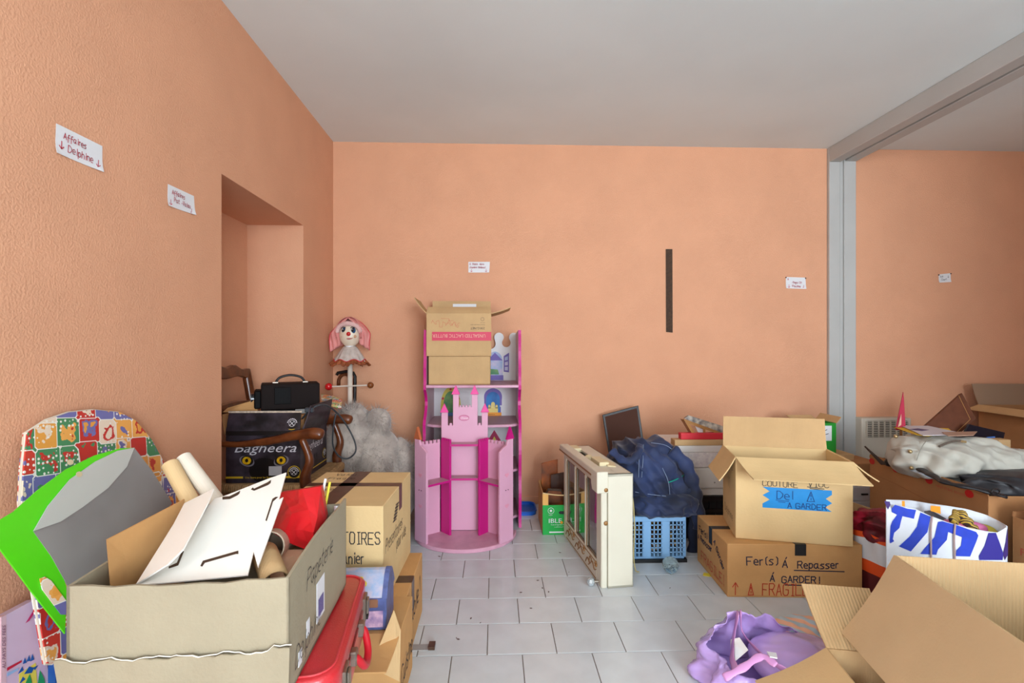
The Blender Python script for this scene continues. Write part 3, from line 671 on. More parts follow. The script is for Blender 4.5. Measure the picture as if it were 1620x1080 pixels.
mb = MB(); mb.prism([p+bn*.006 for p in bk2], bn*.018); mb.build('cover', mat('book_blue', (24, 66, 140), .4, rgb2=(40, 84, 150), vscale=30), o2, world=True)

# ================================================================== armchair in the niche
ac = thing('armchair', 'dark carved wooden armchair in the wall niche loaded with printed cartons', 'chair', (-1.10, 2.565, 0))
X = lambda x: x+1.10
Y = lambda y: y-2.565
ys = (2.335, 2.795)
for y in ys:
    MB().tube(smooth_path([(X(-.86), Y(y), 0), (X(-.865), Y(y), .2), (X(-.855), Y(y), .42), (X(-.87), Y(y), .46)], 4), [.017+.006*math.sin(i*.5) for i in range(13)], 10).build('leg', WOOD, ac, smooth=True)
    MB().tube(smooth_path([(X(-1.33), Y(y), 0), (X(-1.31), Y(y), .3), (X(-1.315), Y(y), .55), (X(-1.35), Y(y), .8), (X(-1.385), Y(y), 1.0)], 5), .019, 8, flat=1.3).build('back_post', WOOD, ac, smooth=True)
    MB().tube(smooth_path([(X(-.875), Y(y), .44), (X(-.885), Y(y), .52), (X(-.865), Y(y), .6), (X(-.90), Y(y), .70)], 5), [.023, .024, .025, .026, .026, .025, .024, .022, .021, .02, .019, .018, .017, .017, .017, .017], 10).build('arm_support', WOOD, ac, smooth=True)
    MB().tube(smooth_path([(X(-1.33), Y(y), .685), (X(-1.2), Y(y), .675), (X(-1.05), Y(y), .69), (X(-.93), Y(y), .715), (X(-.85), Y(y), .725), (X(-.80), Y(y), .715)], 5), [.013]*6+[.014, .015, .016, .017, .018, .018, .019, .02, .021, .022, .022, .023, .024, .025, .026, .026, .026, .025, .022, .012], 12, flat=1.1).build('armrest', WOOD, ac, smooth=True)
MB().prism([(X(-1.385), Y(2.33)+.0, .965)]+[(X(-1.385), Y(2.33)+.47*i/16, 1.0+.03*math.sin(PI*i/16)+.008*math.cos(6*PI*i/16)) for i in range(17)]+[(X(-1.385), Y(2.80), .965)]+[(X(-1.385), Y(2.80)-.47*i/12, .955+.015*math.sin(PI*i/12)-.006*math.cos(4*PI*i/12)) for i in range(1, 12)], (.022, 0, 0)).build('top_rail', WOOD, ac, bevel=.004)
MB().prism([(X(-1.35), Y(2.34)+.45*i/12, .83+.02*math.sin(PI*i/12)) for i in range(13)]+[(X(-1.35), Y(2.79)-.45*i/12, .78+.012*math.sin(PI*i/12)) for i in range(13)], (.02, 0, 0)).build('middle_rail', WOOD, ac, bevel=.004)
RUSH = mat('rush_seat', (176, 138, 92), .8, var=.25, vscale=40, bump=.4, bscale=80, wave=1, wscale=30, wdir='X')
MB().prism([(X(-.84), Y(2.325), .44), (X(-.84), Y(2.805), .44), (X(-1.32), Y(2.78), .44), (X(-1.32), Y(2.35), .44)], (0, 0, .045)).build('seat', RUSH, ac, bevel=.015, seg=3)
for z in (.18, .3): MB().tube([(X(-.86), Y(2.335), z), (X(-.86), Y(2.795), z)], .011, 8).build('stretcher', WOOD, ac)
for y in ys: MB().tube([(X(-.86), Y(y), .24), (X(-1.31), Y(y), .24)], .011, 8).build('stretcher', WOOD, ac)

# printed black carton on the seat: dark big-cat fur, yellow eyes
CAT = mat('dark_fur_print', (62, 52, 62), .4, rgb2=(18, 16, 18), vscale=14, detail=6)
bx = carton('printed_carton', 'black printed carton with yellow eyes on the armchair seat', (-1.095, 2.555, .486), 0, .345, .37, .225, CAT, flaps={'f': (.115, -14), 'r': (.14, 16, .03), 'l': (.1, 10, .004, CARDD)})
F = fr(bx, 'f'); Rr = fr(bx, 'r')
for n_ in [c for c in bx.children if c.name.startswith('flap')]: pass
EYEY = mat('eye_yellow', (226, 186, 20), .35, rgb2=(190, 130, 10), vscale=90); EYEK = mat('eye_black', (10, 9, 10), .4); EYEW = mat('eye_rim_grey', (120, 112, 122), .5)
def disc(parent, f, a, b, rx, ry, m, name, off, n=20, rot=0, par2=None):
    o_, u, v, n_ = [V(q) for q in f]; mb = MB(); c, s = math.cos(rot), math.sin(rot)
    mb.prism([o_+u*(a+rx*math.cos(2*PI*i/n)*c-ry*math.sin(2*PI*i/n)*s)+v*(b+rx*math.cos(2*PI*i/n)*s+ry*math.sin(2*PI*i/n)*c)+n_*off for i in range(n)], n_*.0005)
    return mb.build(name, m, parent)
for ex, sg in ((.098, 1), (.258, -1)):
    disc(bx, F, ex, .103, .036, .024, EYEW, 'eye_rim', .0005, rot=-.35*sg); disc(bx, F, ex+.002*sg, .106, .029, .022, EYEK, 'eye_shadow', .0012, rot=-.3*sg)
    disc(bx, F, ex, .106, .0205, .0185, EYEY, 'eye_iris', .002); disc(bx, F, ex, .107, .0075, .009, EYEK, 'pupil', .0028)
disc(bx, F, .178, .06, .07, .06, EYEK, 'muzzle_shadow', .0003)
SILV = mat('silver_print', (214, 210, 214), .4)
printed(bx, 'Bagheera', F, .035, .145, .044, SILV, shear=.35, sx=1.28); printed(bx, 'Bagheera', Rr, .05, .128, .044, SILV, shear=.35, sx=1.1)
for i in range(6): pass
GOLD = mat('gold_print', (214, 178, 40), .4)
decal(bx, F, .0, .08, .022, .031, GOLD, 'gold_band'); decal(bx, F, .245, .345, .022, .031, GOLD, 'gold_band'); printed(bx, 'Une biere pour les fauves !', F, .09, .022, .009, GOLD)
decal(bx, Rr, .0, .37, .026, .03, GOLD, 'gold_band')
decal(bx, F, .2, .26, .035, .078, mat('grey_sticker', (176, 172, 174), .5), 'sticker')
def badge(f, a, b, r):
    disc(bx, f, a, b, r, r, GOLD, 'badge_ring', .0014); disc(bx, f, a, b, r*.9, r*.9, EYEK, 'badge', .002); disc(bx, f, a, b, r*.5, r*.5, SILV, 'badge_centre', .0026); disc(bx, f, a, b, r*.44, r*.44, EYEK, 'badge_core', .003)
    o_, u, v, n_ = [V(q) for q in f]
    underline(bx, (o_+u*a+v*b+n_*.003, u, v, n_), [[(-r*.35, -r*.35), (r*.35, r*.35)], [(-r*.35, r*.35), (r*.35, -r*.35)]], SILV, .0014, 'badge_cross')
    for i in range(9):
        t = PI*(.08+.84*i/8); disc(bx, f, a+r*.7*math.cos(t), b+r*.7*math.sin(t), r*.09, r*.1, SILV, 'badge_letter', .0026, 6)
badge(F, .318, .05, .03); badge(Rr, .33, .07, .026)
for a in (.17, .2): disc(bx, Rr, a+.02, .085, .008, .012, EYEK, 'hand_hole', .0012)
# marks on the raised front flap
an = R(-14); ff = (V((-.1725, -.185, .225))+V((0, -.003, 0)), V((1, 0, 0)), V((0, -math.sin(an), math.cos(an))), V((0, -math.cos(an), -math.sin(an))))
decal(bx, ff, .0, .09, .042, .049, GOLD, 'gold_band'); printed(bx, 'Une biere pour les fauves !', ff, .10, .042, .008, GOLD); decal(bx, ff, .0, .345, .106, .115, mat('torn_carton_edge', (188, 170, 150), .9, var=.3, vscale=90), 'torn_edge'); badge(ff, .305, .055, .031)
decal(bx, ff, .0, .345, .0, .034, EYEK, 'black_band')

ib = carton('brown_carton', 'plain brown carton inside the black printed carton', (-1.09, 2.60, .492), 0, .29, .25, .30, CARDD, closed=True)
o = thing('cardboard_flap', 'brown cardboard piece standing at the left of the black projector', 'cardboard', (-1.22, 2.6, .79))
mb = MB(); mb.prism([aty(352, 652, 2.46), aty(408, 652, 2.46), aty(404, 632, 2.48), aty(360, 645, 2.48)], (0, .005, 0)); mb.build('panel', CARDO, o, world=True)
# projector
pj = thing('slide_projector', 'black slide projector with carrying handle on top of the cartons', 'projector', (-1.055, 2.585, .793), R(24))
PJ = mat('projector_brown_black', (26, 17, 15), .75, spec=.2); PJK = mat('projector_black', (11, 10, 10), .7, spec=.2)
L_, D_, H_ = .135, .085, .15
MB().box(-L_, L_, -D_, D_, .0, .022).build('base', PJK, pj, bevel=.003)
MB().box(-L_, L_, -D_, D_, .022, H_).build('body', PJ, pj, bevel=.006, seg=2)
MB().box(-.075, .0, -D_-.003, -D_+.002, .05, .135).build('vent_panel', PJK, pj, bevel=.002)
for i in range(9): MB().box(-.07+i*.0078, -.066+i*.0078, -D_-.005, -D_-.002, .056, .13).build('vent_slat', mat('vent_grey', (24, 23, 24), .7, spec=.2), pj)
MB().box(-L_-.03, -L_+.002, -.07, .05, .03, .12).build('lens_housing', PJK, pj, bevel=.006)
mb = MB(); mb.lathe([(.0, .012), (.022, .012), (.024, 0), (.024, -.004), (.029, -.004), (.029, .018), (.0, .018)], (-L_-.04, -.012, .075), 24, ax='X'); mb.build('lens', mat('lens_dark', (30, 30, 34), .15), pj)
mb = MB(); mb.tube([V((-L_-.043, -.012+.027*math.cos(2*PI*i/24), .075+.027*math.sin(2*PI*i/24))) for i in range(24)], .0022, 6, closed=True); mb.build('lens_ring', mat('lens_ring_grey', (150, 150, 150), .3, metal=.5), pj)
mb = MB(); mb.tube(smooth_path([(-.07, 0, H_), (-.05, 0, H_+.028), (0, 0, H_+.04), (.05, 0, H_+.028), (.07, 0, H_)], 6), .006, 8, flat=2.2, up=(0, 1, 0)); mb.build('handle', BLACK, pj, smooth=True)
for x in (-.07, .07): MB().box(x-.014, x+.014, -.016, .016, H_, H_+.008).build('handle_mount', CHROME, pj, bevel=.002)
MB().box(.02, .1, -D_-.004, -D_+.002, .0, .022).build('type_plate', mat('plate_grey', (120, 116, 112), .4, metal=.3), pj)
cb = thing('power_cable', 'dark grey power cable looping over the armchair armrest', 'cable', aty(530, 660, 2.7))
mb = MB(); mb.tube(smooth_path([aty(478, 662, 2.47), aty(495, 645, 2.44), aty(514, 640, 2.5), aty(532, 652, 2.62), aty(548, 672, 2.68), aty(561, 698, 2.7), aty(562, 715, 2.7), aty(550, 725, 2.7), aty(536, 721, 2.69), aty(527, 705, 2.66), aty(527, 680, 2.62), aty(531, 655, 2.6)], 8), .0045, 8); mb.build('cord', mat('grey_cable', (62, 66, 70), .4), cb, world=True, smooth=True)
MB().box(-.02, .02, -.014, .014, -.012, .012, M=Matrix.Translation(aty(490, 648, 2.42)-cb.location)).build('plug', mat('plug_grey', (60, 66, 72), .4), cb, bevel=.004)
# colourful magazine
mg = thing('magazine', 'colourful magazine lying behind the projector in the corner', 'magazine', aty(528, 635, 3.0))
mb = MB(); mb.prism([aty(508, 636, 2.93), aty(540, 643, 2.93), aty(541, 631, 3.05), aty(527, 626, 3.1), aty(508, 623, 3.1)], (0, 0, -.012)); mb.build('cover', patchwork('magazine_print', [(226, 150, 60), (230, 210, 120), (110, 170, 190), (224, 90, 70), (240, 236, 220), (120, 180, 90)], 38), mg, world=True)

# ================================================================== corner: puppet, canes, plush
pu = thing('clown_puppet', 'clown doll head on a white pole with pink striped bonnet in the room corner', 'puppet', (-.975, 3.36, 0))
SK = mat('doll_porcelain', (232, 214, 190), .3, coat=.3)
hc = 1.225-.006
MB().tube([(0, 0, 0), (0, 0, 1.09)], .0165, 14).build('pole', mat('white_pole', (230, 216, 200), .35), pu, smooth=True)
MB().lathe([(.0, 0), (.05, 0), (.045, .02), (.02, .03), (.0, .03)], n=28).build('base', WOODL, pu)
mb = MB(); mb.grid(blob_fn((0, 0, hc-.012), (.071, .068, .083), 0, 1, fn=lambda p, d: V((p.x*(1-.14*max(0, -d.z)**2+.06*max(0, -.3-d.z)), p.y, p.z))), 28, 18, wrap=True); hd_ = mb.build('head', SK, pu, smooth=True)
MB().tube([(0, 0, hc-.10), (0, 0, hc-.075)], .034, 18).build('neck_band', PAPER, pu, smooth=True)
yq = -.064
mb = MB(); mb.ball((.012, yq-.012, hc-.006), .0145, 14); mb.build('nose', mat('nose_red', (206, 22, 26), .2, coat=.5), hd_, smooth=True)
for x in (-.024, .036):
    mb = MB(); mb.ball((x, yq+.012, hc+.018), .019, 14, sc=(.85, .6, 1.05)); mb.build('eye', mat('eye_blue', (40, 92, 140), .2, rgb2=(16, 30, 50), vscale=60), hd_, smooth=True)
    mb = MB(); mb.ball((x, yq+.0025, hc+.019), .009, 10, sc=(1, .5, 1.2)); mb.build('pupil', EYEK, hd_, smooth=True)
    mb = MB(); mb.ball((x-.005, yq-.002, hc+.026), .0035, 8); mb.build('eye_glint', PAPER, hd_)
    mb = MB(); mb.tube([(x-.02, yq+.012, hc+.032), (x-.006, yq+.004, hc+.042), (x+.012, yq+.006, hc+.037)], .0022, 6); mb.build('eyelash', mat('lash_brown', (70, 44, 36), .6), hd_)
for x in (-.034, .046):
    mb = MB(); mb.ball((x, yq+.014, hc-.022), .011, 10, sc=(1, .6, 1)); mb.build('cheek_spot', mat('cheek_orange', (206, 152, 116), .5), hd_, smooth=True)
mb = MB(); mb.tube([(-.012, yq+.006, hc-.032), (.0, yq+.001, hc-.037), (.012, yq-.002, hc-.038), (.024, yq+.004, hc-.036), (.036, yq+.010, hc-.031)], [.002, .004, .005, .004, .002], 8); mb.build('mouth', mat('lip_rose', (178, 96, 92), .4), hd_, smooth=True)
GING = stripes('bonnet_check', (238, 182, 172), (212, 96, 94), 130, 'DIAGONAL', dist=.4, thr=.45)
# bonnet: crown over the head plus two long lobes
def bon(u, v):
    a = lerp(-.15*PI, 1.15*PI, u); r = 1+.03*math.sin(a*9)
    b = lerp(0.02, .62*PI, v)
    p = V((math.cos(a)*math.sin(b)*.088*r, math.sin(a)*math.sin(b)*.086, math.cos(b)*.106))
    return V((p.x, p.y-.012, p.z+hc+.004))
mb = MB(); mb.grid(bon, 40, 14); mb.build('bonnet', GING, pu, solid=.002, smooth=True)
for s, zb, xo in ((-1, -.125, -.138), (1, -.115, .134)):
    def outer(t, s=s, zb=zb, xo=xo): return V((lerp(0, xo, min(1, t*1.9)**.6)-s*.014*max(0, t-.6), .01+.012*math.sin(t*6), hc+lerp(.104, zb, t**1.15)))
    def lobe(u, v, s=s, zb=zb, xo=xo):
        o_ = outer(u); i_ = V((s*lerp(-.006, .062, min(1, u*2)), -.055+.05*u, hc+lerp(.105, zb-.0+.045, u**1.15)))
        p = lerp(i_, o_, v); p.y += -.034*math.sin(PI*v)*math.sin(PI*min(1, u*1.2+.1))+.006*math.sin(v*14+u*3); return p
    mb = MB(); mb.grid(lobe, 18, 14); mb.build('bonnet_lobe', GING, pu, solid=.002, smooth=True)
    def rear(u, v, s=s):
        return lerp(outer(u), V((s*.05, .07, hc+lerp(.08, -.07, u))), v)
    mb = MB(); mb.grid(rear, 14, 6); mb.build('bonnet_lobe', GING, pu, solid=.002, smooth=True)
    mb = MB(); mb.tube([outer(i/16)+V((0, -.003, 0)) for i in range(17)], .0026, 6); mb.build('bonnet_trim', mat('trim_red', (206, 40, 62), .6), pu)
mb = MB()
for i in range(26):
    a = PI*(.02+.96*i/25); mb.ball((math.cos(a)*.074, -.056+.02*abs(math.cos(a)), hc+.012+math.sin(a)*.052), .0165, 8)
mb.build('hair', mat('pale_pink_hair', (228, 186, 180), .9, bump=.5, bscale=200), pu, smooth=True, weld=False)
def col(u, v):
    a = 2*PI*u; r = lerp(.036, .108, v**.8)*(1+.05*v*math.sin(a*14)); return V((r*math.cos(a), r*.75*math.sin(a), hc-.085-.108*v-.006*v*math.sin(a*7)))
mb = MB(); mb.grid(col, 90, 10, wrap=True); mb.build('collar', mat('collar_grey', (196, 182, 172), .8, var=.15, vscale=40), pu, solid=.0015, smooth=True)
def ruf(u, v):
    a = 2*PI*u; r = .104+.022*v+.012*math.sin(a*24)*v; return V((r*math.cos(a), r*.78*math.sin(a), hc-.182-.028*v-.008*math.sin(a*7)+.006*math.cos(a*24)*v))
mb = MB(); mb.grid(ruf, 150, 5, wrap=True); mb.build('ruffle', mat('ruffle_brown', (150, 78, 40), .8, var=.3, vscale=60), pu, solid=.002, smooth=True)
mb = MB(); mb.tube([V((.106*math.cos(2*PI*i/60), .08*math.sin(2*PI*i/60), hc-.181-.008*math.sin(2*PI*i/60*7))) for i in range(60)], .003, 6, closed=True); mb.build('collar_trim', mat('trim_red', (206, 40, 62)), pu)
zc = .865
MB().tube([(-.125, -.022, zc-.003), (.135, -.022, zc+.006)], .005, 8).build('crossbar', mat('white_pole', (0, 0, 0)), pu)
mb = MB(); mb.ball((-.135, -.022, zc-.003), .0245, 18); mb.build('red_ball', mat('ball_red', (214, 26, 32), .25, coat=.4), pu, smooth=True)
mb = MB(); mb.ball((.142, -.022, zc+.006), .0215, 18); mb.build('wooden_ball', mat('ball_brown', (132, 72, 30), .35), pu, smooth=True)
for nm, m_, dx, dz, rr, lab in (('walking_cane', WOOD, 0, 0, .0125, 'brown wooden cane with a curved crook handle in the room corner'), ('walking_cane', BLACK, .03, .02, .011, 'black cane with a flat handle in the room corner')):
    c = thing(nm, lab, 'cane', (-1.01+dx, 3.475-dx*.9, 0))
    if nm and m_ is WOOD: P = [(0, 0, 0), (0, .02, .4), (0, .04, .87)]; P = smooth_path([V(p) for p in P], 3)+[V((-.045+.045*math.cos(a), .04, .88+.055*math.sin(a))) for a in [PI*i/10 for i in range(1, 11)]]+[V((-.09, .04, .85))]
    else: P = [V((0, .0, 0)), V((0, .03, .5)), V((0, .05, .92)), V((-.012, .05, .945)), V((-.06, .05, .955)), V((-.12, .05, .945)), V((-.128, .05, .93))]
    MB().tube(P, rr, 10).build('shaft', m_, c, smooth=True)

# grey plush animal: lumpy body with fur
pl = thing('plush_animal', 'large grey furry plush heap on the floor below the clown puppet', 'plush toy', (-.82, 3.15, 0))
FURM = mat('grey_fur', (198, 184, 172), .9, rgb2=(158, 144, 134), vscale=10, sheen=.6)
lumps = [((-.88, 3.06, .36), (.17, .2, .415)), ((-.745, 3.07, .33), (.20, .2, .29)), ((-.72, 3.06, .66), (.078, .07, .095)), ((-.595, 3.1, .28), (.11, .14, .27)), ((-.53, 3.16, .38), (.05, .08, .12))]
_unused = [((-.86, 3.14, .36), (.20, .22, .38)), ((-.715, 3.2, .47), (.15, .17, .30)), ((-.735, 3.16, .685), (.075, .07, .085)), ((-.91, 3.13, .70), (.11, .12, .10)), ((-.60, 3.2, .32), (.10, .14, .28)), ((-.56, 3.2, .44), (.055, .08, .10))]
def blobs(name, lst, m, parent, amp=.12, sc=6, sd=0):
    mb = MB()
    for i, (c, r) in enumerate(lst): mb.grid(blob_fn(c, r, amp, sc, 2.1, sd+i, zmin=.002), 40, 24, wrap=True)
    return mb.build(name, m, parent, smooth=True, world=True, weld=False)
body = blobs('body', lumps, FURM, pl)
rr = random.Random(3); mb = MB()
for c, r in lumps:
    c = V(c); area_ = r[0]*r[2]+r[1]*r[2]
    for i in range(int(area_*62000)):
        d = V((rr.gauss(0, 1), rr.gauss(0, 1), rr.gauss(0, 1))).normalized()
        if d.y > .5: continue
        p = c+V((d.x*r[0], d.y*r[1], d.z*r[2]))*(1+noise.fractal((c+d*r[0])*6, .9, 2.1, 3)*.06)
        if p.z < .25: continue
        t = (d+V((rr.uniform(-.5, .5), rr.uniform(-.5, .5), rr.uniform(-1.6, -.1)))).normalized()
        s = t.cross(d).normalized()*.0019 if t.cross(d).length > .01 else V((.0016, 0, 0))
        ln = rr.uniform(.025, .06)
        mb.add([p-d*.004-s, p-d*.004+s, p+t*ln+V((0, 0, -.004))], [(0, 1, 2)])
mb.build('fur', FURM, pl, world=True, weld=False, norm=False, kind='stuff')
# teal patterned bag between plush and castle
tb = thing('teal_bag', 'teal patterned fabric bag squeezed between taped carton and pink castle', 'bag', (-.575, 2.67, 0))
mb = MB(); mb.grid(blob_fn((-.575, 2.67, .2), (.10, .17, .205), .1, 5, 3, 4, ridge=.15, zmin=.002), 40, 26, wrap=True)
mb.build('bag_body', patchwork('teal_print', [(30, 90, 100), (20, 60, 80), (60, 140, 140), (30, 50, 70), (150, 180, 160)], 30), tb, smooth=True, world=True)

# ================================================================== castle bookcase (rear) and castle shelf (front)
bcs = thing('castle_bookcase', 'white bookcase with crown-shaped back and magenta wavy sides at the back wall', 'bookcase', (-.14, 3.30, 0))
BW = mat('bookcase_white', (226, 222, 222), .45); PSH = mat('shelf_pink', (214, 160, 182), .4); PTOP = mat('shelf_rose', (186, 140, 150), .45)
x0, x1, yb, yf = -.307, .307, .215, -.225
pts = [(x0+.015, .03), (x1-.015, .03), (x1-.015, 1.17)]
def arc(cx, cz, r, a0, a1, n=10): return [(cx+r*math.cos(R(lerp(a0, a1, i/n))), cz+r*math.sin(R(lerp(a0, a1, i/n)))) for i in range(n+1)]
half_ = arc(.274, 1.195, .033, 0, 195)+arc(.222, 1.157, .031, 15, -195, 14)+arc(.17, 1.195, .034, -15, 195)+arc(.108, 1.15, .038, 15, -195, 14)+arc(.045, 1.195, .034, -15, 180)
pts = [(x0+.015, .03), (x1-.015, .03)]+half_+[(-x, z) for x, z in half_[::-1]]
MB().prism([(x, yb-.012, z) for x, z in pts], (0, .012, 0)).build('back_panel', BW, bcs)
for s, xx in ((-1, x0), (1, x1-.018)):
    prof = [(yb, 0), (yb, 1.22)]
    n = 46
    for i in range(n+1):
        z = 1.235*(1-i/n)
        front = yf if z < .88 else lerp(yf+.02, yf+.04, (z-.88)/.35)
        if .655 < z < .87: front = yf+.10*math.sin((z-.655)/.215*PI)
        wob = .013*abs(math.sin(z*19)) if z > .86 else .008*math.sin(z*24)
        prof.append((front+wob, z))
    mb = MB(); mb.prism([(xx, y, z) for y, z in prof], (.018, 0, 0)); k = len(prof)
    sp = mb.build('side_panel', [mat('side_lilac', (212, 176, 188), .45), MAGENTA], bcs)
    for p in sp.data.polygons:
        if abs(p.normal.x) < .5: p.material_index = 1
for z, dep, cur in ((.872, -.215, .0), (.622, -.20, .055), (.335, -.2, .05), (.04, -.2, .05)):
    P = [(x0+.018, yb-.013), (x1-.018, yb-.013)]+[(lerp(x1-.018, x0+.018, i/14), lerp(dep+cur*0, dep, 0)+.05*(abs(i/14-.5)*2)**8*(cur > 0)-.01*math.sin(PI*i/14)) for i in range(15)]
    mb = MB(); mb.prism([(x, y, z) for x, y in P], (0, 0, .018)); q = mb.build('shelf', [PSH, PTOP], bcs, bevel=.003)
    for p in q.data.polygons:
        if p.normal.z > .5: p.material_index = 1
# printed pictures on the back panel (generic towers and arches)
fb = (V((0, yb-.013, 0)), V((1, 0, 0)), V((0, 0, 1)), V((0, -1, 0)))
def flat(parent, f, polys, m, name, off):
    o_, u, v, n_ = [V(q) for q in f]; mb = MB()
    for P in polys: mb.prism([o_+u*a+v*b+n_*off for a, b in P], n_*.0006)
    return mb.build(name, m, parent)
OG = mat('print_orange', (236, 150, 30), .5); PUR = mat('print_purple', (112, 90, 170), .5); DBL = mat('print_blue', (20, 86, 160), .5, rgb2=(30, 120, 190), vscale=16); SAND = mat('print_sand', (232, 206, 120), .5); GREENP = mat('print_green', (70, 130, 84), .5, rgb2=(120, 160, 90), vscale=20); LEM = mat('print_lemon', (214, 196, 80), .5); REDP = mat('print_red', (196, 50, 60), .5); SKY = mat('print_sky', (150, 176, 214), .5, rgb2=(206, 190, 214), vscale=24)
PT = lambda x, y: ((lambda p: (p.x+.14, p.z))(aty(x, y, 3.50)))
def A_(cx, w_, zb, zs, zt, n=12, bulge=0):
    return [(cx-w_, zb), (cx+w_, zb), (cx+w_, zs)]+[(cx+w_*(1+bulge*math.sin(PI*i/n))*math.cos(PI/2*i/n), zs+(zt-zs)*math.sin(PI/2*i/n)**.9) for i in range(1, n+1)]+[(cx-w_*(1+bulge*math.sin(PI*i/n))*math.cos(PI/2*i/n), zs+(zt-zs)*math.sin(PI/2*i/n)**.9) for i in range(n-1, 0, -1)]+[(cx-w_, zs)]
c1 = PT(713, 640)[0]; zb = PT(713, 657)[1]; zt = PT(713, 612)[1]
flat(bcs, fb, [A_(c1, .07, zb, zb+.06, zt)], LEM, 'picture_frame', .0004); flat(bcs, fb, [A_(c1, .05, zb+.02, zb+.07, zt-.03)], GREENP, 'picture', .0012); flat(bcs, fb, [[(c1-.07, zb-.005), (c1+.07, zb-.005), (c1+.07, zb+.02), (c1-.07, zb+.02)]], mat('print_banner_blue', (80, 120, 170), .5), 'picture_banner', .0014)
for dx, dz in ((0, .185), (-.055, .12), (.055, .12)): disc(bcs, fb, c1+dx, zb+dz, .010, .010, REDP, 'flower', .002, 5)
c2 = PT(780, 640)[0]
flat(bcs, fb, [A_(c2, .055, zb+.01, zb+.06, zb+.06)+[], A_(c2, .062, zb+.07, zb+.11, zt-.01, bulge=.12)], PUR, 'picture_frame', .0004); flat(bcs, fb, [A_(c2, .048, zb+.02, zb+.11, zt-.035)], DBL, 'picture', .0012)
flat(bcs, fb, [[(c2-.035, zb+.02), (c2+.035, zb+.02), (c2+.035, zb+.055), (c2-.035, zb+.055)], A_(c2, .014, zb+.055, zb+.075, zb+.095), A_(c2-.026, .008, zb+.05, zb+.062, zb+.075), A_(c2+.026, .008, zb+.05, zb+.062, zb+.075)], SAND, 'picture_building', .002)
flat(bcs, fb, [[(c2-.055, zb-.006), (c2+.06, zb-.006), (c2+.06, zb+.02), (c2-.055, zb+.02)]], OG, 'picture_banner', .0022); printed(bcs, 'Jasmine', fb, c2-.035, zb+.002, .011, INK, shear=.3, off=.0035)
disc(bcs, fb, c2, zt+.004, .009, .007, PUR, 'finial', .001)
c3 = PT(783, 580)[0]; z3 = PT(783, 600)[1]; z3t = PT(783, 556)[1]
flat(bcs, fb, [A_(c3, .055, z3, z3+.12, z3t)], SKY, 'picture', .0004); flat(bcs, fb, [[(c3-.055, z3+.135), (c3+.055, z3+.135), (c3, z3+.19)]], PUR, 'picture_frame', .0012); flat(bcs, fb, [[(c3-.05, z3-.005), (c3+.06, z3-.005), (c3+.06, z3+.03), (c3-.05, z3+.03)]], PUR, 'picture_banner', .0013)
flat(bcs, fb, [[(c3+.062, z3+.055), (c3+.10, z3+.05), (c3+.10, z3+.19), (c3+.062, z3+.165)]], PUR, 'picture_shutter', .0012); flat(bcs, fb, [[(c3+.070, z3+.065+i*.034), (c3+.092, z3+.063+i*.038), (c3+.092, z3+.09+i*.038), (c3+.070, z3+.088+i*.034)] for i in range(3)], SKY, 'shutter_pane', .002)
flat(bcs, fb, [[(c3-.04, z3+.035), (c3+.03, z3+.035), (c3+.02, z3+.07), (c3-.03, z3+.075)]], GREENP, 'picture_hill', .0012)
c4, z4 = PT(782, 700); flat(bcs, fb, [[(c4-.075, z4-.03), (c4+.075, z4-.03), (c4, z4+.09)]], mat('print_crimson', (176, 30, 80), .5), 'picture_frame', .0004); flat(bcs, fb, [[(c4-.03, z4-.01), (c4+.03, z4-.01), (c4, z4+.045)]], LEM, 'picture', .0012)
# boxes on top of it
bb = carton('plain_carton', 'plain brown carton lying on the top shelf of the white bookcase', (-.222, 3.245, .891), 0, .387, .27, .178, CARD, closed=True)
ub = carton('butter_carton', 'brown butter carton with upside-down pink print and open flaps, topmost on the bookcase', (-.226, 3.245, 1.07), R(.5), .405, .29, .268, CARD, flaps={'b': (.105, 8), 'l': (.125, 38), 'r': (.13, 72), 'f': (.07, -52)})
f = fr(ub, 'f'); decal(ub, f, .035, .405, .097, .152, mat('butter_pink', (206, 52, 84), .5), 'pink_band')
printed(ub, 'UNSALTED LACTIC BUTTER', f, .37, .137, .0215, mat('band_letter', (226, 170, 150), .5), flip=True, sx=.88, off=.003); printed(ub, '25KG-NET', f, .365, .181, .014, INK, flip=True, sx=1)
printed(ub, 'Product of the dairy union', f, .365, .199, .006, INK, flip=True); printed(ub, 'Keep cool', f, .365, .212, .005, INK, flip=True)
disc(ub, f, .35, .232, .011, .011, INK, 'stamp', .001); disc(ub, f, .35, .232, .0095, .0095, CARD, 'stamp_core', .0016); underline(ub, f, [[(.342, .232), (.358, .232)], [(.35, .224), (.35, .24)]], INK, .0008, 'stamp_mark')
underline(ub, f, [[(.03+.17*i/24+.006*math.sin(i*2.2), .205+.018*math.sin(i*1.3)+.01*math.sin(i*.5)) for i in range(25)], [(.13+.01*i, .2+.012*math.sin(i*1.9)) for i in range(9)], [(.09, .235), (.14, .235), (.14, .222), (.17, .222)]], mat('print_faint_red', (196, 96, 76), .7), .0008, 'printed_drawing')
decal(ub, (V((-.2, .145, .268)), V((1, 0, 0)), V((0, .14, .99)), V((0, -.99, .14))), .14, .30, .055, .085, PAPER, 'paper_label', .003)

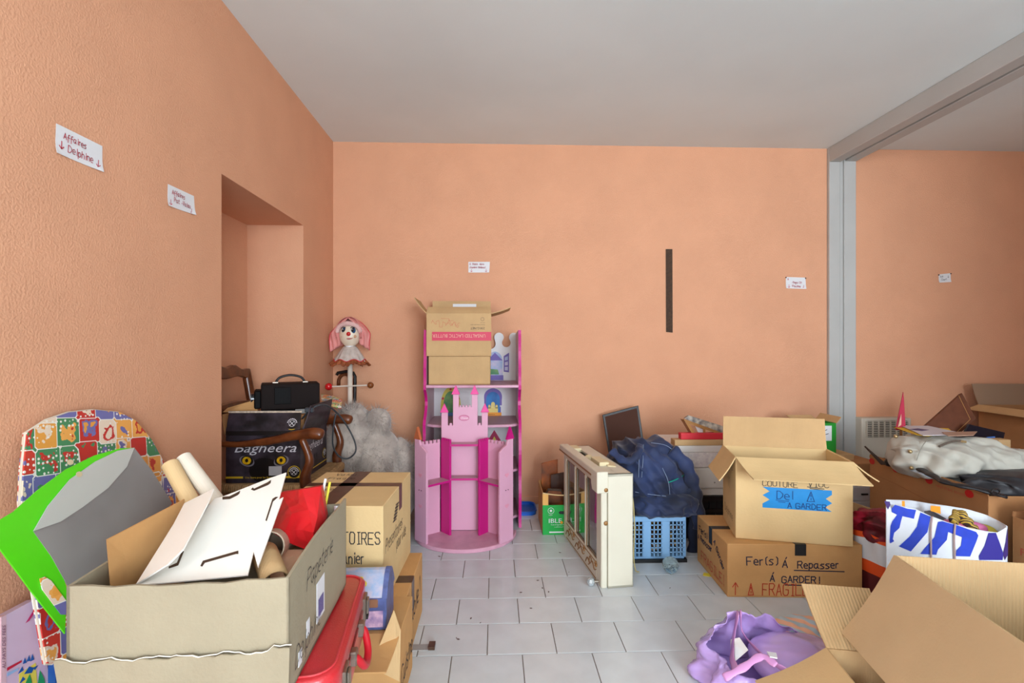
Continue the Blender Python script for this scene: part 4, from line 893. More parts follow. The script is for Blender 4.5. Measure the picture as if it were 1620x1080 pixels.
# front castle shelf
cs = thing('castle_shelf', 'pink castle-shaped toy shelf with magenta dividers on a half-round base', 'shelf', (-.175, 2.93, 0))
CX = -.175; CYY = 2.93; lx = lambda x: x-CX; ly = lambda y: y-CYY
mb = MB(); mb.prism([(lx(CX+.305*math.cos(a)), ly(2.985)-.29*math.sin(a), 0) for a in [PI*i/32 for i in range(33)]], (0, 0, .022)); mb.build('base', mat('base_pink', (214, 156, 176), .45, var=.08, vscale=20), cs, bevel=.004)
def cren(a, b, z, n, d=.016, gap=.4):
    """crenellated top edge from a to b (1-D), returns (s, z) list"""
    o = []; L = (b-a)/n
    for i in range(n):
        s = a+i*L; o += [(s, z), (s+L*(1-gap), z), (s+L*(1-gap), z-d), (s+L, z-d)]
    return o
def plan_panel(name, p, q, prof, m, t=.014):
    """upright panel over the plan line p->q, outline prof = [(s 0..1, z)]"""
    p, q = V(p).to_3d(), V(q).to_3d(); d = q-p; n_ = V((-d.y, d.x, 0)).normalized()
    mb = MB(); mb.prism([p+d*s+V((0, 0, z)) for s, z in prof], n_*t); return mb.build(name, m, cs, bevel=.0015)
pc0, pc1 = (lx(-.322), ly(2.985)), (lx(-.042), ly(2.985)); w_ = .28
sx_ = lambda px: (px-699.5)/(771.5-699.5)
prof = [(0, .022), (1, .022), (sx_(771.5), .735), (sx_(762), .735), (sx_(762), .655)]
prof += [(sx_(760.5), .655), (sx_(760.5), .668), (sx_(757), .668), (sx_(757), .655), (sx_(755.5), .655), (sx_(755.5), .845), (sx_(746.5), .845), (sx_(746.5), .765)]
prof += [(sx_(x), z) for x, z in ((745, .765), (745, .776), (742, .776), (742, .765), (740, .765), (740, .776), (737, .776), (737, .765), (735, .765), (735, .776), (732, .776), (732, .765), (730, .765), (730, .776), (727.5, .776), (727.5, .765))]
prof += [(sx_(726.5), .765), (sx_(726.5), .845), (sx_(717.5), .845), (sx_(717.5), .655), (sx_(716), .655), (sx_(716), .668), (sx_(712), .668), (sx_(712), .655), (sx_(709.5), .655), (sx_(709.5), .735), (sx_(699.5), .735)]
plan_panel('centre_panel', pc0, pc1, prof, PINK)
for px, zb_, zt_ in ((704.5, .735, .79), (767, .735, .79), (722, .843, .9), (751, .843, .9)):
    x = lerp(pc0[0], pc1[0], sx_(px)); MB().prism([(x-.0255, ly(2.982), zb_), (x+.0255, ly(2.982), zb_), (x, ly(2.982), zt_)], (0, -.016, 0)).build('tower_roof', HOT, cs, bevel=.0015)
fc = (V((0, ly(2.985)-.001, 0)), V((1, 0, 0)), V((0, 0, 1)), V((0, -1, 0))); xo = lerp(pc0[0], pc1[0], sx_(734.5)); ov = 0
fcs = (V((0, ly(2.985), 0)),)+fc[1:]
disc(cs, fcs, xo, .70, .031, .0175, mat('oval_rim', (180, 50, 100), .4), 'oval_sign', .0155-.014+.0005, 28); disc(cs, fcs, xo, .70, .028, .015, mat('oval_face', (216, 140, 172), .4), 'oval_face', .003, 28); printed(cs, 'Disney', fcs, xo-.019, .694, .012, mat('oval_letter', (250, 236, 240), .4), shear=.25, off=.005)
# angled dividers, wings and front towers
for s in (-1, 1):
    m_ = lambda x: (lx(-.182)+s*x)
    bk_, ft_ = (m_(.142), ly(2.97)), (m_(.083), ly(2.90))
    prof = [(0, .022), (1, .022)]+[(b_, z) for b_, z in [(1-q[0], q[1]) for q in cren(0, 1, .585, 5, .012)]]
    plan_panel('divider', bk_, ft_, prof, MAGENTA)
    oa, ob_ = (m_(.272), ly(2.865)), (m_(.145), ly(2.965))
    prof = [(0, .022), (1, .022)]+[(1-q[0], q[1]) for q in cren(0, 1, .575, 6, .018)]
    plan_panel('wing_panel', oa, ob_, prof, PINK)
    fa, fb_ = (m_(.278), ly(2.85)), (m_(.202), ly(2.775))
    prof = [(0, .022), (1, .022), (1, .535), (.75, .555), (.45, .57), (.38, .6), (0, .6)]
    tw = plan_panel('tower_panel', fa, fb_, prof, PINK, .015)
    c = lerp(V(fa).to_3d(), V(fb_).to_3d(), .19); d_ = (V(fb_)-V(fa)).normalized().to_3d()
    MB().prism([c-d_*.03+V((0, 0, .6)), c+d_*.03+V((0, 0, .6)), c+V((0, 0, .67))], V((-d_.y, d_.x, 0))*.015).build('tower_roof', MAGENTA if s > 0 else mat('roof_rust', (190, 100, 60), .5), cs)
    # heart cut-outs
    nv = V((-d_.y, d_.x, 0)).normalized(); nv = nv if nv.y < 0 else -nv
    base = lerp(V(fa).to_3d(), V(fb_).to_3d(), .5)+nv*(.0155 if (V((-d_.y, d_.x, 0)).y < 0) else .0005)
    for z in (.225, .40):
        ht = [base+d_*(.016*math.sin(t)**3)+V((0, 0, z+.0145*(.8125*math.cos(t)-.3125*math.cos(2*t)-.125*math.cos(3*t)-.0625*math.cos(4*t)))) for t in [2*PI*i/20 for i in range(20)]]
        MB().prism(ht, nv*.0008).build('heart_cutout', mat('heart_pink', (226, 150, 172), .4, var=.1), cs)
    for k in (-.25, .25): 
        MB().ball(base+d_*.02*k*4*.5+V((0, 0, .315))+nv*.001, .0032, 8).build('screw', mat('screw_dark', (80, 40, 60), .4), cs)
    # wing shelf
    for z in (.335,):
        P = [V(bk_).to_3d(), V(ft_).to_3d(), lerp(V(fa).to_3d(), V(fb_).to_3d(), .9), V(oa).to_3d()+V((0, -.005, 0))]
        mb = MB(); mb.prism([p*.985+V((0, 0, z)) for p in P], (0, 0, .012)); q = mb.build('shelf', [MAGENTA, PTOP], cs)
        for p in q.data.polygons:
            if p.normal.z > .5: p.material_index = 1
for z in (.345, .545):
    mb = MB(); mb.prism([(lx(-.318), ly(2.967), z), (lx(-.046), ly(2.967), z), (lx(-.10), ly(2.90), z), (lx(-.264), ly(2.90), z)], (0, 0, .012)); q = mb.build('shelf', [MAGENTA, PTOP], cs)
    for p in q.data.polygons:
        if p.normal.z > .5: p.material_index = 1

# ================================================================== green carton with old frames
gb = thing('green_carton', 'green printed fruit carton holding old wooden frames beside the castle shelf', 'box', (.415, 3.10, 0))
GC = mat('green_print_carton', (20, 166, 66), .45, var=.04); w2, d2 = .128, .145
mb = MB(); mb.box(-w2, w2, -d2, d2, 0, .005); mb.box(-w2, w2, d2-.005, d2, 0, .25); mb.box(-w2, -w2+.005, -d2, d2, 0, .25); mb.box(w2-.005, w2, -d2, d2, 0, .25); mb.build('body', CARDO, gb)
mb = MB(); mb.box(-w2, w2, -d2-.005, -d2, 0, .178); mb.build('front_panel', GC, gb, bevel=.001)
for s in (-1, 1): 
    xa, xb = sorted((s*w2, s*(w2-.034))); MB().box(xa, xb, -d2-.005, -d2, .178, .245).build('corner_post', mat('post_orange', (232, 176, 96), .7), gb)
mb = MB(); mb.tube([V((lerp(-w2, w2, i/14), -d2-.003, .25-.014*math.sin(PI*i/14))) for i in range(15)], .004, 6); mb.build('cut_rim', CARDY, gb)
f = ((-w2, -d2-.005, 0), (1, 0, 0), (0, 0, 1), (0, -1, 0))
printed(gb, 'IBLE', f, .034, .072, .027, PAPER, sx=1.2); printed(gb, 'fruits et legumes de saison', f, .05, .058, .007, PAPER); printed(gb, 'conditionne en France', f, .07, .045, .006, PAPER)
decal(gb, f, .04, .14, .012, .02, PAPER, 'white_strip'); disc(gb, f, .05, .145, .019, .019, PAPER, 'emblem', .001); disc(gb, f, .05, .145, .0165, .0165, GC, 'emblem_core', .0016); disc(gb, f, .05, .145, .008, .008, PAPER, 'emblem_dot', .0022, 6); printed(gb, 'origine', f, .036, .117, .006, PAPER)
mb = MB(); o_ = [V(q) for q in f]; mb.prism([V((-w2+x, -d2-.0055, z)) for x, z in ((.095, .133), (.105, .124), (.155, .124), (.165, .133), (.155, .142), (.105, .142))], (0, -.0006, 0)); mb.build('hand_hole', EYEK, gb)
disc(gb, f, .114, .074, .008, .008, OG, 'orange_mark', .002)
OLDW = mat('old_picture_wood', (96, 52, 24), .4, rgb2=(180, 92, 30), vscale=9, detail=5); DKW = mat('dark_frame_wood', (66, 34, 18), .4, var=.3, vscale=20)
for i, (dx, dy, hh, ww, tl, lab, m_) in enumerate(((-.06, .085, .37, .105, .10, 'old brown painted panel, tallest in the green carton', OLDW), (-.005, .02, .31, .11, .12, 'dark brown wooden board in front of the painted panel in the green carton', DKW), (-.045, -.06, .235, .12, .1, 'dark oval-cornered picture frame at the front of the green carton', mat('frame_brown', (70, 50, 36), .3, coat=.4)))):
    o = thing('old_painting' if i < 2 else 'framed_picture', lab, 'painting' if i < 2 else 'picture', (.415+dx, 3.10+dy, .006), R(-8)); tn = math.tan(tl)
    if i < 2: MB().hexa([(-ww/2, 0, 0), (ww/2, 0, 0), (ww/2, .012, 0), (-ww/2, .012, 0), (-ww/2, hh*tn*.35, hh*.98), (ww/2, hh*tn*.35, hh*1.06), (ww/2, hh*tn*.35+.012, hh*1.06), (-ww/2, hh*tn*.35+.012, hh*.98)]).build('board', m_, o, bevel=.002)
    else:
        MB().tube([V((-ww/2, 0, .0)), V((-ww/2, .01, hh*.85)), V((-ww/2+.02, .012, hh)), V((ww/2-.02, .012, hh)), V((ww/2, .01, hh*.85)), V((ww/2, 0, .0))], .008, 8, closed=True).build('rim', m_, o)
        MB().hexa([(-ww/2, .002, 0), (ww/2, .002, 0), (ww/2, .006, 0), (-ww/2, .006, 0), (-ww/2+.01, .012, hh), (ww/2-.01, .012, hh), (ww/2-.01, .016, hh), (-ww/2+.01, .016, hh)]).build('picture', OLDW, o)
for i in range(3):
    o = thing('trinket', ('rusty', 'brass', 'dark metal')[i]+' trinket lying at the '+('front', 'middle', 'back')[i]+' of the green carton', 'trinket', (.46+.02*i, 3.0+.03*i, .006)); MB().tube(smooth_path([(0, 0, 0), (.03, -.01, .1), (-.02, .01, .15), (.02, .0, .19+.01*i), (.05, .01, .17)], 4), .008, 8).build('wire', [DKW, CHROME, BLACK][i], o)
br = thing('wall_bracket', 'small brown bracket on the back wall above the green carton', 'bracket', aty(866, 736, BY)); MB().box(-.012, .012, -.02, 0, -.018, .018).build('plate', DKW, br, bevel=.003); MB().ball((0, -.022, 0), .008, 8).build('stud', CHROME, br)
tr = thing('blue_tray', 'flat bright blue plastic tray on the floor between bookcase and green carton', 'tray', (.205, 3.40, 0))
mb = MB(); mb.prism(rrect(.075, .11, .05, 0), (0, 0, .006)); mb.build('tray_base', mat('bright_blue_plastic', (24, 100, 200), .35), tr); mb = MB(); mb.tube([p+V((0, 0, .022)) for p in rrect(.075, .11, .05, 0)], .006, 6, closed=True); mb.build('rim', MATS['bright_blue_plastic'], tr)
mb = MB(); P = rrect(.075, .11, .05, .003); mb.add(P+[p+V((0, 0, .02)) for p in P], [(i, (i+1) % len(P), len(P)+(i+1) % len(P), len(P)+i) for i in range(len(P))]); mb.build('side', MATS['bright_blue_plastic'], tr, solid=.003)

# ================================================================== white glazed wall cabinet lying on its side
fa, fb_ = V((.413, 2.94, 0)), V((.497, 2.28, 0)); ax = (fb_-fa); L = ax.length
wc = thing('glazed_cabinet', 'cream wall cabinet with three glass panes standing on its side on the tiles', 'cabinet', fa, math.atan2(ax.y, ax.x))
# local: x along the glass face (far -> near), y = into the cabinet (+X world), z up
CRM = mat('cream_lacquer', (216, 210, 190), .35, var=.02); GIL = mat('gilt_line', (150, 108, 60), .4, metal=.2); CRY = mat('aged_cream', (226, 210, 168), .5)
H, T = .545, .155
mb = MB(); mb.box(.0, L, .032, T, 0, .012); mb.box(.0, .012, .032, T, 0, H-.012); mb.box(L-.014, L, .032, T, 0, H-.012); mb.box(0, L, T-.006, T, 0, H-.012)
mb.box(.0, L, .075, T, H-.024, H-.012); mb.box(.0, .07, .032, .08, H-.024, H-.012); mb.box(L-.16, L, .032, .08, H-.024, H-.012); mb.build('carcass', CRM, wc, bevel=.0015, weld=False)
MB().box(.0, L-.001, .034, T+.001, .095, .0965).build('base_line', GIL, wc)
# front frame with bevelled stiles, mullions
zt, zb = H-.075, .105
mb = MB(); mb.box(0, .05, .0, .030, 0, H-.03); mb.build('stile', CRM, wc, bevel=.004); mb = MB(); mb.box(L-.075, L-.004, .0, .030, 0, H-.03); mb.build('stile', CRM, wc, bevel=.004)
MB().box(.05, L-.075, .0, .028, 0, zb).build('bottom_rail', CRM, wc, bevel=.003); MB().box(.05, L-.075, .0, .028, zt, H-.03).build('top_rail', CRM, wc, bevel=.003)
span = L-.125; mw = .018; pw = (span-2*mw)/3; xs = [.05+i*(pw+mw) for i in range(3)]
for i in (0, 1): MB().box(xs[i]+pw, xs[i]+pw+mw, .0, .026, zb, zt).build('mullion', CRM, wc, bevel=.004)
PG = mat('cabinet_glass', (250, 250, 250), .0, trans=1, ior=1.9)
for i in range(3):
    g = MB().box(xs[i], xs[i]+pw, .012, .015, zb, zt).build('glass_pane', PG, wc)
    mb = MB(); x0_, x1_ = xs[i]+.004, xs[i]+pw-.004; c = .018
    mb.tube([V(p) for p in ((x0_, .006, zb+.003), (x1_, .006, zb+.003), (x1_, .006, zt-c), (x1_-c, .006, zt-.003), (x0_+c, .006, zt-.003), (x0_, .006, zt-c))], .0028, 6, closed=True); mb.build('gilt_trim', GIL, wc)
    MB().box(xs[i]+.005, xs[i]+pw-.005, T-.03, T-.027, zb, zt).build('lining', mat('lining_mauve', (150, 120, 140), .8, rgb2=(90, 70, 90), vscale=8), wc)
    # scroll ornaments on the bottom rail
    mb = MB(); xm = xs[i]+pw/2; P = smooth_path([(xm-.08, -.002, .03), (xm-.05, -.002, .062), (xm-.015, -.002, .05), (xm-.03, -.002, .035), (xm, -.002, .055), (xm+.03, -.002, .075), (xm+.06, -.002, .05), (xm+.085, -.002, .06)], 5); mb.tube(P, .0028, 6); mb.tube(smooth_path([(xm-.02, -.002, .06), (xm-.01, -.002, .085), (xm+.015, -.002, .08), (xm+.01, -.002, .062)], 4), .0025, 6); mb.build('gilt_scroll', GIL, wc)
    mb = MB()
    for k in range(6): mb.ball((xs[i]+pw+.0+.010*math.cos(k*PI/3), -.002, .086+.010*math.sin(k*PI/3)), .0055, 8)
    mb.build('rosette', GIL, wc, weld=False)
mb = MB(); mb.tube([V((.06, -.001, .014)), V((L-.08, -.001, .014))], .002, 6); mb.tube([V((.06, -.001, .094)), V((L-.08, -.001, .094))], .002, 6); mb.build('gilt_line', GIL, wc)
# cornice
MB().box(-.015, L-.085, -.022, .03, H-.032, H).build('cornice', CRM, wc, bevel=.004)
MB().box(-.015, L-.085, -.024, -.02, H-.036, H-.028).build('cornice_gilt', GIL, wc)
MB().prism([(L-.09, -.022, H), (L-.09, -.022, H-.07), (L-.075, -.022, H-.10), (L+.0, -.022, H-.10), (L+.0, -.022, H)], (0, .055, 0)).build('corner_block', CRM, wc, bevel=.003)
for z in (H-.085, H-.24): mb = MB(); mb.ball((L-.002, .022, z), .011, 12, sc=(.5, 1, 1)); mb.build('gilt_stud', GIL, wc, smooth=True)
MB().box(L-.31, L-.17, .05, .1, H-.04, H+.004).build('wood_block', CRY, wc, bevel=.003); MB().prism([(L-.33, .085, H-.013), (L-.15, .085, H-.013), (L-.13, .12, H-.013), (L-.2, .14, H-.013), (L-.31, .11, H-.013)], (0, 0, .006)).build('paper_scrap', CRY, wc)
mb = MB(); mb.ball((L-.4, .07, H-.045), .042, 16, sc=(1, .8, .9)); mb.build('round_knob', CRY, wc, smooth=True); MB().box(.0, .10, .034, .08, H-.03, H-.006).build('wood_block', CRY, wc, bevel=.003)
cd = thing('thin_cord', 'thin yellow cord hanging down behind the cream cabinet by the blue crate', 'cord', (.705, 2.47, 0))
mb = MB(); mb.tube(smooth_path([(.695, 2.50, .40), (.703, 2.48, .33), (.706, 2.47, .2), (.700, 2.465, .08), (.708, 2.46, .006), (.72, 2.44, .005)], 6), .003, 6); mb.build('cord', mat('yellow_cord', (206, 186, 120), .6), cd, world=True)

# glass balls on the floor
BUB = mat('crackle_glass', (225, 245, 245), .02, trans=1, ior=1.45, bump=.9, bscale=60)
c = atz(1063, 909); o = thing('glass_ball', 'large clear crackled glass ball on the tiles in front of the blue crate', 'glass ball', (c.x, c.y+.02, 0))
mb = MB(); mb.ball((0, 0, .0405), .0405, 32); mb.build('ball', BUB, o, smooth=True); mb = MB()
for i in range(26): 
    q = V((rr.gauss(0, 1), rr.gauss(0, 1), rr.gauss(0, 1))).normalized()*rr.uniform(.012, .03); mb.ball(q+V((0, 0, .0405)), rr.uniform(.0015, .004), 6)
mb.build('bubbles', mat('bubble_white', (215, 225, 226), .15), o, weld=False, kind='stuff')
c = atz(935, 927); o = thing('glass_stopper', 'small cut-glass stopper on the tiles at the corner of the cream cabinet', 'stopper', (c.x, c.y+.005, 0)); mb = MB(); mb.ball((0, 0, .0195), .0195, 9); mb.build('knob', mat('cut_glass', (205, 215, 218), .05, metal=.5), o)
MB().tube([V((.012, 0, .02)), V((.04, .004, .018))], .007, 8).build('shank', CHROME, o)
o = thing('paper_scrap', 'scrap of yellow foil on the tiles beside the ironing carton', 'scrap', atz(1119, 909)); MB().prism([(-.025, -.008, 0), (.0, -.02, 0), (.03, -.012, 0), (.02, .008, 0), (-.01, .02, 0)], (0, 0, .003)).build('foil', mat('yellow_foil', (226, 206, 60), .4), o)
o = thing('tape_piece', 'loose strip of grey tape with brown end on the tiles', 'tape', atz(668, 1024)); MB().box(-.05, .024, -.018, .018, 0, .002).build('strip', mat('grey_tape', (160, 156, 154), .3), o); MB().box(.024, .048, -.018, .02, .0, .012).build('brown_end', TAPEB, o)

# ================================================================== blue crate, boiler suit, monitor
crx0, crx1, cy0, cy1 = .695, .995, 2.56, 2.92
cr = thing('blue_crate', 'light blue latticed plastic crate below the dark blue jacket', 'crate', ((crx0+crx1)/2, (cy0+cy1)/2, .018)); hx, hy = (crx1-crx0)/2, (cy1-cy0)/2
CB = mat('crate_blue', (132, 178, 220), .4)
MB().box(-hx, hx, -hy, hy, 0, .012).build('crate_floor', CB, cr)
def lattice(par, w_, h0, h1, tf, cols, rows, m, solid=()):
    mb = MB(); t = .004
    for i in range(cols+1):
        x = -w_/2+w_*i/cols; wd = .008 if i in solid else .0026
        mb.box(x-wd, x+wd, -t, 0, h0, h1, M=tf)
    for j in range(rows+1):
        z = lerp(h0, h1, j/rows); mb.box(-w_/2, w_/2, -t, -.0003, z-.0024, z+.0024, M=tf)
    for i in solid[1:-1]: 
        x = -w_/2+w_*i/cols; mb.box(x-.018, x+.018, -t-.002, 0, h0, h1, M=tf)
    return mb.build('lattice_side', m, par, weld=False)
lattice(cr, 2*hx, .01, .20, Matrix.Translation((0, -hy, 0)), 15, 8, CB, (0, 5, 10, 15)); lattice(cr, 2*hx, .01, .20, Matrix.Translation((0, hy, 0)), 15, 8, CB, (0, 5, 10, 15))
for s in (-1, 1): lattice(cr, 2*hy, .01, .20, Matrix.Translation((s*hx, 0, 0)) @ Matrix.Rotation(s*PI/2, 4, 'Z'), 18, 8, CB, (0, 6, 12, 18))
mb = MB(); mb.box(-hx-.008, hx+.008, -hy-.008, -hy+.012, .195, .222); mb.box(-hx-.008, hx+.008, hy-.012, hy+.008, .195, .222); mb.box(-hx-.008, -hx+.012, -hy+.012, hy-.012, .195, .222); mb.box(hx-.012, hx+.008, -hy+.012, hy-.012, .195, .222); mb.build('rim', CB, cr, bevel=.003, weld=False)
o = thing('black_tray', 'flat black tray below the blue crate', 'tray', ((crx0+crx1)/2, (cy0+cy1)/2, 0)); MB().box(-hx-.012, hx+.012, -hy-.012, hy+.012, 0, .006).build('tray_base', BLACK, o)
mb = MB(); 
for q in ((-hx-.012, hx+.012, -hy-.012, -hy-.008), (-hx-.012, hx+.012, hy+.008, hy+.012), (-hx-.012, -hx-.008, -hy-.008, hy+.008), (hx+.008, hx+.012, -hy-.008, hy+.008)): mb.box(*q, .006, .017)
mb.box(-hx, hx, -hy, hy, .006, .0175); mb.build('tray_edge', BLACK, o, weld=False)
o = thing('crate_contents', 'pile of small dark and golden oddments filling the blue crate', 'oddments', ((crx0+crx1)/2, (cy0+cy1)/2, .031), kind=None) if False else None
mb = MB(); ODD = [mat('odd_gold', (150, 120, 60), .35), mat('odd_dark', (40, 40, 44), .5), mat('odd_grey', (150, 150, 146), .5), mat('odd_brown', (92, 64, 40), .5)]
for i in range(150):
    c = V((rr.uniform(crx0+.03, crx1-.03), rr.uniform(cy0+.03, cy1-.03), .031+rr.uniform(.012, .15)))
    M = Matrix.Translation(c) @ Matrix.Rotation(rr.uniform(0, 6), 4, 'Z') @ Matrix.Rotation(rr.uniform(0, 6), 4, 'X'); a_, b_, c_ = rr.uniform(.008, .022), rr.uniform(.006, .012), rr.uniform(.004, .012)
    mb.box(-a_, a_, -b_, b_, -c_, c_, rr.randrange(4), M)
o = mb.build('oddments', ODD, None, weld=False); tag(o, 'heap of small gold and dark oddments filling the blue crate', 'oddments', kind='stuff')
# boiler suit / work jacket
jk = thing('work_jacket', 'dark blue work jacket with teal piping heaped on the blue crate', 'jacket', (.86, 2.74, .24))
DEN = mat('dark_blue_cotton', (40, 56, 98), .7, rgb2=(17, 21, 38), vscale=5, sheen=.15, wr=(8, .9, .03))
def jf(p, d):
    # wider towards the bottom, flat behind
    k = 1+.16*max(0, -d.z); return V((p.x*k+.03*d.z*0, p.y*k, p.z))
mb = MB(); fn_ = blob_fn((.865, 2.755, .43), (.205, .19, .185), .22, 4.2, 2.6, 2, ridge=.2, zmin=.245, fn=jf, fold=(70, 20, 45, .05))
mb.grid(fn_, 200, 100, wrap=True); mb.grid(blob_fn((.90, 2.60, .285), (.19, .10, .062), .25, 7, 2.6, 9, ridge=.22, zmin=.228, fold=(80, 0, 60, .09)), 150, 60, wrap=True); mb.build('cloth', DEN, jk, smooth=True, world=True, weld=False)
def drape(name, pts, w_, m, par, th=.012, n=6, wob=.01, up=(0, 0, 1)):
    P = smooth_path(pts, n); mb = MB(); mb.tube(P, [w_*(1+.18*math.sin(i*1.3)) for i in range(len(P))], 12, flat=th/w_, up=up); return mb.build(name, m, par, smooth=True, world=True)
drape('sleeve', [aty(1062, 712, 2.62), aty(1085, 735, 2.60), aty(1096, 765, 2.59), aty(1102, 795, 2.60), aty(1106, 835, 2.62)], .035, DEN, jk, .022, up=(0, -1, 0))
drape('sleeve', [aty(1088, 770, 2.60), aty(1097, 800, 2.62), aty(1098, 850, 2.66), aty(1096, 880, 2.70)], .034, mat('navy_cloth', (28, 34, 54), .9), jk, .02, up=(0, -1, 0))
drape('collar', [aty(968, 712, 2.62), aty(982, 726, 2.58), aty(998, 728, 2.56), aty(1010, 716, 2.58), aty(1012, 704, 2.62)], .02, DEN, jk, .012, up=(0, -1, 0))
def project(poly, fn, off=.004):
    """lay a px polyline on the jacket surface by nearest sampled surface point along the eye ray"""
    out = []
    samp = [fn(i/120, j/70) for j in range(1, 70) for i in range(120)]
    for x, y in poly:
        d = ray(x, y).normalized(); best = None
        for s in samp:
            w_ = s-EYE; t = w_.dot(d); e = (w_-d*t).length
            if e < .012 and (best is None or t < best): best = t
        if best: out.append(EYE+d*(best-off))
    return out
STI = mat('pale_stitch', (120, 134, 160), .8); TEAL = mat('teal_piping', (20, 150, 130), .6)
for pl_, m_, r_ in ((((1012, 705), (1011, 730), (1010, 755)), STI, .0018), (((1018, 703), (1017, 730), (1015, 755)), STI, .0018), (((1030, 700), (1055, 705), (1075, 722)), STI, .0016), (((1048, 740), (1058, 765), (1060, 800)), STI, .0018), (((1005, 778), (1030, 782), (1058, 785)), STI, .0018), (((1057, 763), (1070, 758), (1088, 748)), TEAL, .003)):
    P = project(pl_, fn_)
    if len(P) > 1: MB().tube(smooth_path(P, 6), r_, 6).build('piping' if m_ is TEAL else 'seam', m_, jk, world=True)
# monitor leaning behind
sb = carton('plain_carton', 'plain carton on the floor behind the work jacket holding the dark screen', (.88, 3.27, 0), 0, .36, .3, .36, CARD, closed=True)
mp = V((.88, 3.36, .36)); mn = V((-.12, -1, .22)).normalized(); om = lambda x, y, d=0: onp(x, y, mp+mn*d, mn)
mo = thing('dark_screen', 'dark brown flat screen with black frame leaning on the back wall', 'screen', (.88, 3.38, .36))
cs4 = [(953, 656), (1010, 641), (1026, 748), (970, 760)]
mb = MB(); mb.prism([om(*p) for p in cs4], mn*-.018); mb.build('housing', BLACK, mo, world=True, bevel=.003)
ins = [(957, 659), (1007.5, 645.5), (1022, 744), (972, 755)]; mb = MB(); mb.prism([om(x, y, .0005) for x, y in ins], mn*.001); mb.build('panel', mat('screen_brown', (74, 44, 32), .6, spec=.15), mo, world=True)

# ================================================================== ironing carton and the open carton on it
fc_ = carton('ironing_carton', 'brown carton labelled Fer(s) a repasser standing on the tiles', (1.36, 2.365, 0), R(-3.2), .60, .385, .24, CARDO, closed=True)
f, l, tp = fr(fc_, 'f'), fr(fc_, 'l'), fr(fc_, 't')
write(fc_, [('Fer(s)', .085, .146, .036), ('A', .245, .136, .032), ('Repasser', .312, .134, .031), ('A', .19, .073, .028), ('GARDER!', .242, .068, .029)], f, INKB, r=.0022)
underline(fc_, f, [[(.295, .124), (.52, .12)], [(.255, .058), (.385, .056)], [(.2, .106), (.206, .115)], [(.258, .174), (.264, .184)]], INKB, .0022)
write(fc_, [('^', .022, .012, .055), ('@', .092, .01, .052), ('FRAGILE', .155, .01, .052)], f, INKR, r=.002, cond=.66)
write(fc_, [('Fer(s)', .03, .165, .03), ('A', .015, .12, .026), ('Repasser', .05, .125, .026)], l, INKB, r=.0022)
ls = (V(l[0])+V((0, 0, 0)), l[1], l[2], l[3]); write(fc_, [('A Garder', 0, 0, .026)], (V(l[0])+V((-.0005, -.225, .185)), V((0, -.8, -.6)), V((0, -.6, .8)), l[3]), INKB, r=.0022)
write(fc_, [('FRAGILE', .06, .03, .045), ('!', .33, .03, .05)], (l[0], l[1], l[2], l[3]), INKR, r=.0022)
decal(fc_, l, .165, .205, .16, .2405, TAPEK); decal(fc_, tp, -.001, .14, .18, .22, TAPEK); decal(fc_, f, .30, .35, .19, .2405, TAPEK); decal(fc_, tp, .30, .35, -.001, .06, TAPEK)
gc = carton('open_carton', 'open cardboard carton with torn blue tape on its front, on the ironing carton', (1.388, 2.33, .2415), R(-14.3), .485, .285, .375, CARDY, flaps={'b': (.15, 6, .004, CARD), 'f': (.165, 112, (.04, -.012)), 'l': (.135, 148, .0), 'r': (.13, 128, .0)}, inner=CARDY)
f, l = fr(gc, 'f'), fr(gc, 'l')
BT = mat('sky_blue_tape', (28, 142, 214), .45, var=.05, vscale=20)
decal(gc, f, .115, .40, .15, .245, BT, 'blue_tape', .001, jag=.03)
f2 = (V(f[0])+V((0, -.0015, 0)),)+tuple(f[1:])
write(gc, [('COUTURE', .115, .25, .024), ('VIOC', .305, .258, .026)], f, INK, r=.0012); write(gc, [('Del', .175, .195, .036), ('@', .30, .19, .044), ('A GARDER', .22, .156, .024)], f2, mat('blue_tape_ink', (20, 66, 130), .6), r=.0015)
underline(gc, f, [[(.30, .256), (.37, .25)], [(.31, .25), (.365, .244)]], INK, .0016); underline(gc, f2, [[(.17, .188), (.225, .186)], [(.18, .181), (.21, .18)]], MATS['blue_tape_ink'], .0013)
write(gc, [('VALOU', .06, .30, .04), ('Delphine', .05, .06, .035), ('11', .12, .2, .05)], l, INK, r=.001)
for z in (.06, .16): pass
# stack by the wall behind it
def plainbox(name, label, cat, c, hx, hy, h, m, rz=0, bev=.004):
    o = thing(name, label, cat, c, rz); MB().box(-hx, hx, -hy, hy, 0, h).build('body', m, o, bevel=bev, seg=2); return o
bk_ = thing('black_crate', 'black slatted crate at the foot of the white boxes', 'crate', (1.33, 3.07, 0))
mb = MB(); mb.box(-.26, .26, -.2, .2, 0, .01); mb.box(-.26, .26, -.2, -.19, .15, .17); mb.box(-.26, .26, -.2, -.19, .215, .245); mb.box(-.26, .26, .19, .2, .0, .245); mb.box(-.26, -.25, -.2, .2, .16, .245); mb.box(.25, .26, -.2, .2, .16, .245); mb.build('crate_frame', BLACK, bk_, weld=False)
for i in range(14): x = -.255+i*.0392; MB().box(x-.004, x+.004, -.199, -.191, .01, .215).build('slat', BLACK, bk_)
mb = MB(); mb.box(-.25, .25, -.185, .185, .01, .23); mb.build('dark_filling', mat('dark_filling', (36, 34, 34), .9), bk_)
PB = mat('polystyrene_white', (222, 220, 212), .8, var=.03, bump=.1, bscale=120)
o = plainbox('white_box', 'off-white foam box on the black crate, lowest white box of the stack', 'box', (1.30, 3.05, .246), .19, .165, .04, PB); o = plainbox('white_box', 'off-white box with two rivets in the middle of the white stack', 'box', (1.32, 3.045, .2865), .22, .17, .128, PB, bev=.012)
